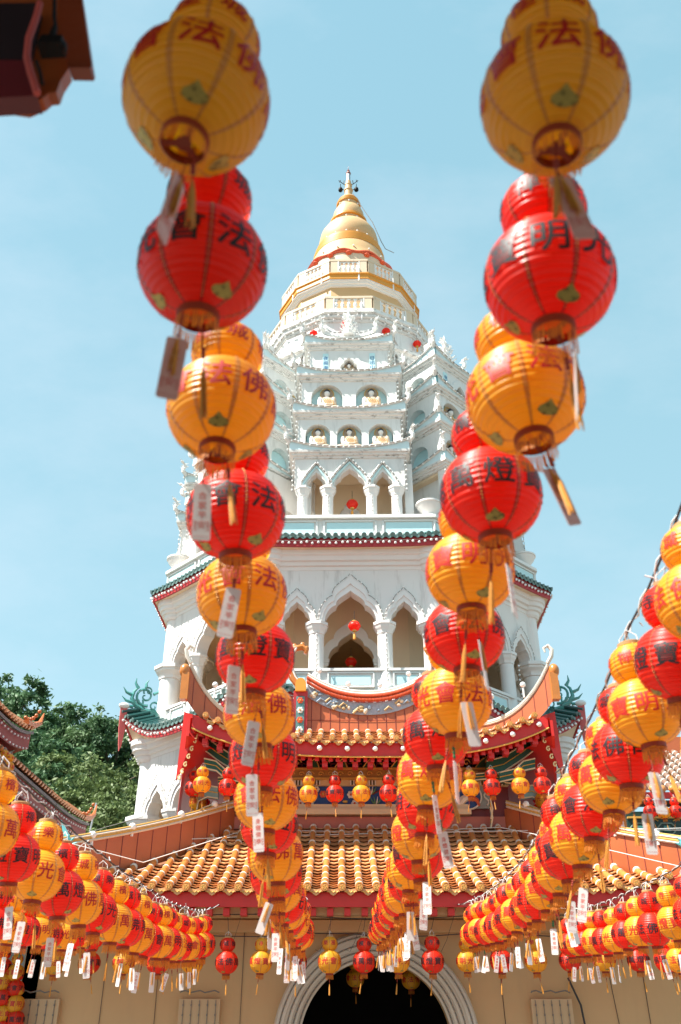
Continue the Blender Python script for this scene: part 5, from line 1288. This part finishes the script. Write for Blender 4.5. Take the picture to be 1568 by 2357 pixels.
def make_lantern(color, fringe=True, dense=True):
    t = empty('gourd_lantern', (0, 0, 0), color + ' gourd lantern', 'lantern')
    M_ = LM[color] + [bead, leafgold]
    # the text ring reads right to left, so the characters are laid anticlockwise seen from above
    globe(BX, BZ, ZB, ZN, 0, 19, 64, BIG[::-1], .122, .002, 3).build('lower_globe', M_, t, local=True, smooth=60, origin=(0, 0, 0))
    globe(SX, SZ, -zsolve(.080, SX, SZ), zsolve(.062, SX, SZ), SC_Z, 12, 60, SMALL[::-1], .086, .012, 0).build('upper_globe', M_, t, local=True, smooth=60, origin=(0, 0, 0))
    b = MB(); b.lathe([(.060, ZT - .004), (.066, ZT), (.068, ZT + .018), (.062, ZT + .022), (.055, ZT + .018), (.055, ZT)], 28, 0, cap=False); b.build('top_rim', strawm, t, local=True, origin=(0, 0, 0))
    b = MB(); b.lathe([(.078, ZN - .004), (.083, ZN), (.078, ZN + .004)], 28, 0, cap=False); b.build('waist_band', bead, t, local=True, origin=(0, 0, 0))
    b = MB(); b.lathe([(.058, ZB + .004), (.066, ZB), (.066, ZB - .022), (.062, ZB - .026), (.057, ZB - .022), (.057, ZB)], 28, 0, cap=False)
    for k in range(3):
        b.box((.028, 0, ZB - .022), (.056, .018, .006), 0, rotz(k * 2.0944 + .5))
    b.lathe([(.022, ZB - .026), (.022, ZB - .018)], 12); br = b.build('bottom_rim', rimm, t, local=True, origin=(0, 0, 0))
    if fringe:
        f = MB(); rnd = random.Random(3)
        for k in range(48):
            a = 2 * math.pi * k / 48; L = .054 + rnd.uniform(-.012, .016); w_ = .0027; da = w_ / .064; tw = rnd.uniform(-.05, .05)
            f.add([(.0645 * math.cos(a - da), .0645 * math.sin(a - da), ZB - .028), (.0645 * math.cos(a + da), .0645 * math.sin(a + da), ZB - .028),
                   (.069 * math.cos(a + tw + da), .069 * math.sin(a + tw + da), ZB - .030 - L), (.069 * math.cos(a + tw - da), .069 * math.sin(a + tw - da), ZB - .030 - L)], [(0, 1, 2, 3)])
        f.build('fringe', fringem, t, local=True, smooth=0, origin=(0, 0, 0))
    ts = MB(); z = ZB - .02
    ts.tube([(0, 0, z), (.004, 0, z - .09), (0, 0, z - .15)], .0022, 5, 0)
    for dz in (.085, .098, .112): ts.sphere((0, 0, z - dz), .0075, 8, 6, 0)
    rnd = random.Random(5)
    for k in range(14):
        a = rnd.uniform(0, 6.28); ts.tube([(0, 0, z - .145), (.007 * math.cos(a), .007 * math.sin(a), z - .19), (.010 * math.cos(a), .010 * math.sin(a), z - .29 - rnd.uniform(0, .03))], .0026, 4, 1)
    ts.build('tassel', [mat('dark_red_cord', (.30, .03, .015), .6, .2, 40), mat('orange_tassel_silk', (.78, .36, .06), .5, .2, 60, trans=.2)] if 'dark_red_cord' not in MATS else [MATS['dark_red_cord'], MATS['orange_tassel_silk']], t, local=True, origin=(0, 0, 0))
    hg = MB()
    hg.tube([(-.055, 0, ZT + .01), (-.05, 0, ZT + .06), (0, 0, ZT + .105), (.05, 0, ZT + .06), (.055, 0, ZT + .01)], .0035, 6)
    hg.tube([(0, -.05, ZT + .01), (.01, -.03, ZT + .06), (0, 0, ZT + .10)], .003, 5)
    hg.build('hanger', rope, t, local=True, origin=(0, 0, 0))
    return t
PROTO = {c: make_lantern(c) for c in ('red', 'yellow')}
USED = {'red': False, 'yellow': False}
INK = {'red': 'black', 'yellow': 'red'}
rl_ = random.Random(77)
def hang(color, p, label, group, yaw=None, tilt=.05, scale=1.0):
    t = PROTO[color] if not USED[color] else copy_tree(PROTO[color]); USED[color] = True
    tag(t, label, 'lantern', group); t.location = (p[0], p[1], p[2] + H)
    t.rotation_euler = (rl_.gauss(0, tilt), rl_.gauss(0, tilt), rl_.uniform(0, 6.283) if yaw is None else yaw); s_ = scale * rl_.uniform(.965, 1.03); t.scale = (s_, s_, s_ * rl_.uniform(.97, 1.03))
    for c in t.children:
        if c.name.startswith('tassel'): c.rotation_euler = (rl_.gauss(0, .10), rl_.gauss(0, .10), rl_.uniform(0, 6))
    return t

# prayer cards
CARDTX = ['合家平安', '萬事如意', '身體健康', '吉祥如意']
cardw = mat('white_card', (.86, .80, .78), .35, .03, 12, trans=.25, coat=.3); cardink = mat('faded_red_print', (.62, .16, .13), .6, .2, 30); greent = mat('green_charm_thread', (.01, .16, .06), .5, .2, 30)
card_redlit = mat('red_lit_card', (.78, .48, .43), .4, .05, 12, trans=.25, coat=.2)  # white card with shade and red lantern light put into its colour
def make_card(k):
    t = empty('prayer_card', (0, 0, 0), 'card', 'prayer card')
    c = MB(); w2, h2 = .030, .105; rr = .006
    out = [(-w2 + rr, -h2), (w2 - rr, -h2), (w2, -h2 + rr), (w2, h2 - rr), (w2 - rr, h2), (-w2 + rr, h2), (-w2, h2 - rr), (-w2, -h2 + rr)]
    c.plate([(x, z - h2 - .10) for x, z in out], (), -.0012, .0012, 0)
    z0 = -.10 - .045
    if k != 3:
        for i, ch in enumerate(CARDTX[k % 4]): letter(c, ch, .030, 0, z0 - .036 * i, -.0016, 1)
        for i in range(2):
            for j, ch in enumerate('極樂寺'): letter(c, ch, .011, -.021 + .042 * i, z0 - .10 - .013 * j, -.0016, 1)
        c.add([(-.028, -.0016, -.106 - .19), (.028, -.0016, -.106 - .19), (.028, -.0016, -.1075 - .19), (-.028, -.0016, -.1075 - .19)], [(0, 1, 2, 3)], 1)
    c.build('card', [card_redlit if k == 4 else cardw, cardink], t, local=True, smooth=0, origin=(0, 0, 0))
    s = MB(); s.tube([(0, 0, 0), (.003, 0, -.05), (0, 0, -.106)], .0018, 4, 0)
    s.sphere((0, 0, -.09), .006, 6, 5, 0)
    if k == 2:
        for i in range(3): s.sphere((0, 0, -.035 - .02 * i), (.011, .008, .012), 7, 5, 2)
    if k in (1, 3, 4):
        rnd = random.Random(k)
        for i in range(10): a = rnd.uniform(0, 6.28); s.tube([(0, -.006, -.10), (.007 * math.cos(a), -.007 + .004 * math.sin(a), -.15), (.01 * math.cos(a), -.008 + .005 * math.sin(a), -.21 - rnd.uniform(0, .03))], .0022, 4, 1)
    s.build('cord', [MATS['dark_red_cord'], MATS['orange_tassel_silk'], greent], t, local=True, origin=(0, 0, 0))
    return t
CARDS = [make_card(k) for k in range(5)]; CU = [False] * 5
CKIND = ['white card with red writing', 'printed card with orange tassel', 'white card with green charm', 'blank white card with tassel', 'card with red-light tint and red writing']
def hang_card(k, p, label, yaw, sw):
    t = CARDS[k] if not CU[k] else copy_tree(CARDS[k]); CU[k] = True
    tag(t, label, 'prayer card', 'prayer cards hanging beneath the lanterns'); t.location = (p[0], p[1], p[2] + H)
    t.rotation_euler = (rl_.gauss(0, .05), sw, yaw)

ORD = ['first', 'second', 'third', 'fourth', 'fifth', 'sixth', 'seventh', 'eighth', 'ninth', 'tenth', 'eleventh', 'twelfth', 'thirteenth', 'fourteenth', 'fifteenth', 'sixteenth', 'seventeenth', 'eighteenth', 'nineteenth', 'twentieth', 'twenty-first', 'twenty-second', 'twenty-third', 'twenty-fourth', 'twenty-fifth', 'twenty-sixth', 'twenty-seventh', 'twenty-eighth', 'twenty-ninth', 'thirtieth']
def lerp_fn(tab):
    def f(y):
        if y <= tab[0][0]: return tab[0][1] + (tab[1][1] - tab[0][1]) / (tab[1][0] - tab[0][0]) * (y - tab[0][0])
        for (a, b), (c, d) in zip(tab, tab[1:]):
            if y <= c: return b + (d - b) * (y - a) / (c - a)
        return tab[-1][1] + (tab[-1][1] - tab[-2][1]) / (tab[-1][0] - tab[-2][0]) * (y - tab[-1][0])
    return f
ROPEZ = ZT + .115
def string(name, label, where, Ys, xf, hf, c0, yend=17.42, hend=2.22, cards=.75, ystart=None, near_yaws={}, hjit=.012, near_cards={}):
    cols = ('yellow', 'red'); pts = []
    n = len(Ys)
    for i, Y in enumerate(Ys):
        col = cols[(i + c0) % 2]; p = Vector((xf(Y) + rl_.gauss(0, .012), Y, hf(Y) + rl_.gauss(0, hjit)))
        t = hang(col, p, f'{col} lantern with {INK[col]} characters, {ORD[i]} from camera in {where}', 'lanterns on ' + where, near_yaws.get(i))
        pts.append(Vector((xf(Y), Y, hf(Y) + ROPEZ)))
        if rl_.random() < cards or i in near_cards:
            k = near_cards[i][0] if i in near_cards else rl_.choice((0, 0, 1, 2, 3, 3)); q = p + Vector((rl_.uniform(-.05, .05), rl_.uniform(-.06, .0), ZB - .055))
            hang_card(k, q, f'{CKIND[k]} under {ORD[i]} lantern, {where}', near_cards[i][1] if i in near_cards else rl_.gauss(0, .65), near_cards[i][2] if i in near_cards else rl_.gauss(0, .13))
    y0 = ystart if ystart is not None else Ys[0] - 1.2
    line = [Vector((xf(y0), y0, hf(y0) + ROPEZ + .05))] + [p + Vector((0, 0, -.0)) for p in pts]
    fin = [p for p in line]
    out = []
    for a, b in zip(fin, fin[1:]): out += [a, (a + b) / 2 + Vector((0, 0, -.012))]
    out.append(fin[-1]); out.append(Vector((out[-1].x, yend, hend)))
    cb = MB(); cb.tube(out, .007, 5, 0)
    tw = []
    for i in range(len(out) * 4):
        t = i / 4; k = min(int(t), len(out) - 2); q = out[k].lerp(out[k + 1], t - k) if t < len(out) - 1 else out[-1]
        tw.append(q + Vector((.016 * math.cos(i * 1.3), 0, .016 * math.sin(i * 1.3))))
    cb.tube(tw, .0045, 4, 1)
    rnd = random.Random(int(abs(xf(5)) * 100))
    for p in pts:
        for _ in range(2): q = p + Vector((rnd.uniform(-.05, .05), rnd.uniform(-.1, .1), -.01)); cb.tube([q, q + Vector((rnd.uniform(-.06, .06), rnd.uniform(-.03, .03), rnd.uniform(-.06, .06)))], .004, 4, rnd.randrange(2))
    tag(cb.build('hanging_cable', [blackwire, rope], origin=(out[0].x, out[0].y, out[0].z)), label, 'cable', 'cables carrying the lantern strings').location = (out[0].x, out[0].y, out[0].z + H)

def steps(y, n, d=.55): return [y + d * i for i in range(n)]
# lantern centres read off the photograph as (distance, height) along each string
CLt = [(1.49, 2.20), (1.96, 2.04), (2.57, 1.96), (3.13, 1.87), (3.68, 1.77), (4.17, 1.65), (4.72, 1.55), (5.27, 1.47), (5.8, 1.36), (6.33, 1.30), (6.9, 1.23), (7.5, 1.19), (8.2, 1.14), (9.5, 1.12), (11, 1.15), (12.5, 1.24), (13.7, 1.36), (15.4, 1.62)]
CRt = [(1.48, 2.16), (2.03, 2.07), (2.49, 1.95), (3.01, 1.88), (3.53, 1.80), (4.02, 1.69), (4.62, 1.61), (5.18, 1.56), (5.68, 1.47), (6.2, 1.40), (6.75, 1.34), (7.3, 1.30), (8.2, 1.27), (9.5, 1.27), (11, 1.31), (12.5, 1.38), (14, 1.46), (15.6, 1.60)]
string('left', 'cable of the lantern string on the left of the pagoda', 'the string left of the pagoda', [a[0] for a in CLt[:10]] + steps(6.9, 16, .545),
       lerp_fn([(1.49, -.39), (2.0, -.43), (3.7, -.44), (6.0, -.47), (9, -.51), (13.7, -.56), (15.5, -.60)]), lerp_fn(CLt), 0, near_yaws={0: .55, 1: 1.0, 2: .35, 3: 1.05, 4: 1.0}, near_cards={0: (4, 1.35, .03), 1: (4, .3, .05), 2: (0, .2, -.05), 3: (0, .25, .12), 4: (0, .6, -.06), 5: (0, .4, .10)})
string('right', 'cable of the lantern string on the right of the pagoda', 'the string right of the pagoda', [a[0] for a in CRt[:10]] + steps(6.75, 17, .545),
       lerp_fn([(1.48, .58), (2.0, .64), (2.5, .66), (3.0, .60), (3.6, .56), (4.6, .61), (5.7, .56), (7, .60), (9.5, .60), (15.6, .62)]), lerp_fn(CRt), 0, near_yaws={0: .2, 1: 2.5, 2: .5}, near_cards={0: (4, .15, -.20), 1: (3, 1.4, -.15), 2: (4, .5, -.38), 3: (0, 1.1, 0), 4: (3, 1.2, -.05)})
string('outer left', 'cable of the outer left lantern string below the side hall', 'the outer left string', steps(5.75, 19, .55),
       lerp_fn([(5.7, -2.42), (6.8, -2.38), (8.6, -2.27), (11, -2.21), (14, -2.18), (16, -2.18)]), lerp_fn([(5.7, 1.33), (6.8, 1.20), (7.7, 1.13), (8.6, 1.09), (9.8, 1.07), (11, 1.08), (12.3, 1.12), (13.4, 1.19), (14.6, 1.29), (15.6, 1.42)]), 1)
string('outer right', 'cable of the outer right lantern string rising to the right edge', 'the outer right string', [2.72, 3.2, 3.66, 4.1, 4.62, 5.02, 5.42, 5.92, 6.4, 6.95, 7.55, 8.2, 8.85, 9.45, 10.05, 10.65, 11.25, 11.85, 12.45, 13.0, 13.55, 14.1, 14.65, 15.2, 15.75],
       lerp_fn([(3, 1.64), (5, 1.62), (6.5, 1.62), (7.6, 1.75), (9, 1.90), (10.5, 2.02), (12, 2.08), (14, 2.12), (16, 2.10)]), lerp_fn([(3.1, 1.88), (3.66, 1.73), (4.1, 1.62), (4.66, 1.53), (5.2, 1.41), (5.7, 1.34), (6.4, 1.26), (7.5, 1.24), (9, 1.26), (10.5, 1.30), (12, 1.35), (13.5, 1.42), (15, 1.50), (16.2, 1.60)]), 0)
string('far right', 'cable of the lantern string along the far right wall', 'the far right string', steps(10.6, 11, .56),
       lerp_fn([(10, 3.86), (12, 3.74), (16, 3.77)]), lerp_fn([(10, 1.30), (11.2, 1.25), (12.5, 1.25), (13.8, 1.29), (15, 1.37), (16.3, 1.50)]), 1, ystart=8.0)
string('far left', 'cable of the lantern string half hidden below the outer left string', 'the far left string', steps(11.4, 9, .56),
       lerp_fn([(11, -4.02), (16, -4.02)]), lerp_fn([(11.4, 1.26), (12.5, 1.30), (13.5, 1.36), (14.6, 1.44), (16, 1.58)]), 1, ystart=8.5, cards=.9)
string('edge left', 'cable of the lantern string lowest at the left edge', 'the left edge string', steps(13.4, 5, .58),
       lerp_fn([(13, -5.45), (16, -5.45)]), lerp_fn([(13, 1.16), (16, 1.28)]), 0, ystart=11, cards=.8)
string('edge right', 'cable of the lantern string lowest at the right edge', 'the right edge string', steps(13.2, 6, .58),
       lerp_fn([(13, 5.25), (16, 5.25)]), lerp_fn([(13, 1.02), (16, 1.22)]), 0, ystart=11, cards=.6)

# lanterns under the lower eave
for i in range(-8, 11):
    u = 759 + 79 * i; p = at(u, 2214 - .4 * i, 17.65)
    col = ('yellow', 'red')[i % 2]
    side = 'left of the doorway' if i <= -2 else 'in front of the archway' if i <= 4 else 'right of the doorway'
    num = {'left of the doorway': (-2 - i), 'in front of the archway': i + 1, 'right of the doorway': i - 5}[side]
    ctr = {'left of the doorway': 'from the arch', 'in front of the archway': 'from the left', 'right of the doorway': 'from the arch'}[side]
    hang(col, p, f'{col} lantern under the lower eave {side}, {ORD[num]} {ctr}', 'lanterns under the lower eave', tilt=.015)
cb = MB(); cb.tube([at(100 + i * 100, 2110 + 6 * math.sin(i), 17.66) for i in range(18)], .008, 5); cb.tube([at(100 + i * 100, 2152 + 5 * math.sin(i * 1.7), 17.66) for i in range(18)], .008, 5)
for i in range(-8, 11): u = 759 + 79 * i; a = at(u, 2214, 17.66); cb.tube([a + Vector((0, 0, ROPEZ)), at(u + 3, 2112, 17.67)], .005, 4)
for i in range(9):
    u = 560 + i * 70; cb.tube([at(u, 2088, 17.5), at(u - 8, 2120, 17.55), at(u - 22, 2165, 17.6), at(u - 34, 2190, 17.6), at(u - 44, 2186, 17.6)], .004, 4)
p = at(784, 2112, 17.66); tag(cb.build('hanging_cable', blackwire, origin=tuple(p)), 'black cables strung along under the lower eave with dangling fairy lights', 'cable').location = (p.x, p.y, p.z + H)
# lanterns under the swept upper eave
k = 0
for i, (u, v) in enumerate([(465, 1806), (524, 1812), (587, 1824), (649, 1827), (710, 1828), (771, 1827), (832, 1827), (895, 1826), (957, 1824), (1020, 1820), (1083, 1814), (1133, 1812), (1198, 1809), (1249, 1808)]):
    col = ('yellow', 'red')[i % 2]; p = at(u, v, 19.40)
    hang(col, p, f'{col} lantern under the swept upper eave, {ORD[i]} from its left corner', 'lanterns under the upper eave', tilt=.012, scale=.98)
for j, (u, v, Y, col) in enumerate([(446, 1815, 20.2, 'red'), (456, 1848, 20.6, 'yellow'), (468, 1878, 21.0, 'red'), (480, 1905, 21.5, 'yellow'), (1252, 1842, 20.3, 'yellow'), (1243, 1868, 20.8, 'red')]):
    hang(col, at(u, v, Y), f'{col} lantern under the side eave, {ORD[j % 4]} behind the {"left" if u < 784 else "right"} front corner', 'lanterns under the side eaves', tilt=.012)
# stack of lanterns hanging at the lower left edge
for c, (u0, nn) in enumerate(((8, 5), (36, 5))):
    for j in range(nn):
        v = 2225 + j * 36 + c * 14; col = ('red', 'yellow')[(j + c) % 2] if j != 4 else 'red'
        hang(col, at(u0, v, 18.6), f'{col} lantern in the {"outer" if c == 0 else "inner"} hanging column at lower left, {ORD[j]} from top', 'lanterns hanging in columns at the lower left', tilt=.02, scale=.8)
for j, (u, v) in enumerate(((1497, 1868), (1528, 1870), (1556, 1868))):
    col = ('red', 'yellow', 'red')[j]; hang(col, at(u, v, 23.2), f'small {col} lantern before the green wall, {ORD[j]} from the left', 'lanterns before the shrine wall', tilt=.01, scale=.85)
for j, (u, v) in enumerate(((6, 1758), (18, 1766), (-8, 1762))):
    hang('yellow', at(u, v, 21), f'small amber lantern under the upper side-hall eave, {ORD[j]} in the cluster', 'lanterns under the side-hall eave', tilt=.03, scale=.75)

for j, (u, v, col) in enumerate(((818, 2252, 'yellow'), (946, 2256, 'yellow'))):
    hang(col, at(u, v, 20.6), f'dim {col} lantern inside the dark doorway, {("left", "right")[j]} one of the pair', 'lanterns inside the doorway', tilt=.01, scale=.95)
# round red lanterns hanging in the pagoda's openings
def round_lantern(lab):
    t = empty('round_lantern', (0, 0, 0), lab, 'lantern', 'round red lanterns in the pagoda openings')
    g = MB(); g.lathe([(.07, -.15), (.14, -.12), (.19, -.05), (.20, 0), (.19, .05), (.14, .12), (.07, .15)], 24); 
    for k in range(16): a = k * math.pi / 8; g.tube([(.072 * math.cos(a), .072 * math.sin(a), -.15), (.145 * math.cos(a), .145 * math.sin(a), -.12), (.205 * math.cos(a), .205 * math.sin(a), 0), (.145 * math.cos(a), .145 * math.sin(a), .12), (.072 * math.cos(a), .072 * math.sin(a), .15)], .006, 4)
    g.build('globe', LM['red'][0], t, local=True, origin=(0, 0, 0))
    c = MB(); c.lathe([(.075, .14), (.075, .19)], 16); c.lathe([(.075, -.19), (.075, -.14)], 16); c.build('cap', goldleaf, t, local=True, origin=(0, 0, 0))
    s = MB(); s.tube([(0, 0, .19), (0, 0, .55)], .008, 4, 1); s.tube([(0, 0, -.19), (0, 0, -.25)], .012, 5); s.lathe([(.02, -.25), (.045, -.30), (.05, -.46)], 10); s.build('tassel', [MATS['orange_tassel_silk'], blackwire], t, local=True, origin=(0, 0, 0))
    return t
RLs = [(816, 1441, 26.95, 1.0, 'round red lantern with gold tassel in the large front arch of the pagoda'), (808, 1524, 29.6, 1.0, 'dim round red lantern deep inside the large front arch'),
       (811, 1161, 27.5, 1.05, 'round red lantern hanging in the small upper porch arch of the pagoda'),
       (722, 768, 30.3, 0.9, 'round red lantern in drum opening left of the top porch'), (797, 748, 29.75, 1.1, 'round red lantern peeping out behind the top porch finial'),
       (889, 763, 30.25, 0.95, 'round red lantern in drum opening right of the top porch'), (960, 792, 31.0, 0.95, 'round red lantern in the rightmost visible drum opening')]
pr = None
for (u, v, Y, s, lab) in RLs:
    if pr is None: t = pr = round_lantern(lab)
    else: t = copy_tree(pr); tag(t, lab)
    t.location = at(u, v, Y) + Vector((0, 0, H)); t.scale = (s, s, s)
# thin wires across the roofs
for lab, P in (('white rope sagging along the top of the lower tiled roof', [(150, 1938, 17.0), (330, 1985, 17.9), (540, 1918, 20.2), (700, 1912, 20.3), (840, 1916, 20.3), (990, 1912, 20.3), (1150, 1904, 20.2), (1330, 1940, 18.6), (1568, 1995, 16.8)]),
               ('thin white wire crossing the lower tiled roof', [(60, 1962, 16.9), (420, 1932, 19.5), (560, 1926, 20.1), (880, 1918, 20.1), (1200, 1912, 20.0), (1440, 1910, 20.5), (1600, 1905, 21.5)]),
               ('grey wire running from the side hall to the hip ridge', [(150, 1935, 26), (240, 1905, 26), (330, 1880, 26)])):
    m = MB(); pts = [at(*p) for p in P]; m.tube(pts, .008, 4); c = pts[0]
    tag(m.build('thin_wire', rope if 'white' in lab else wire, origin=tuple(c)), lab, 'wire').location = (c.x, c.y, c.z + H)
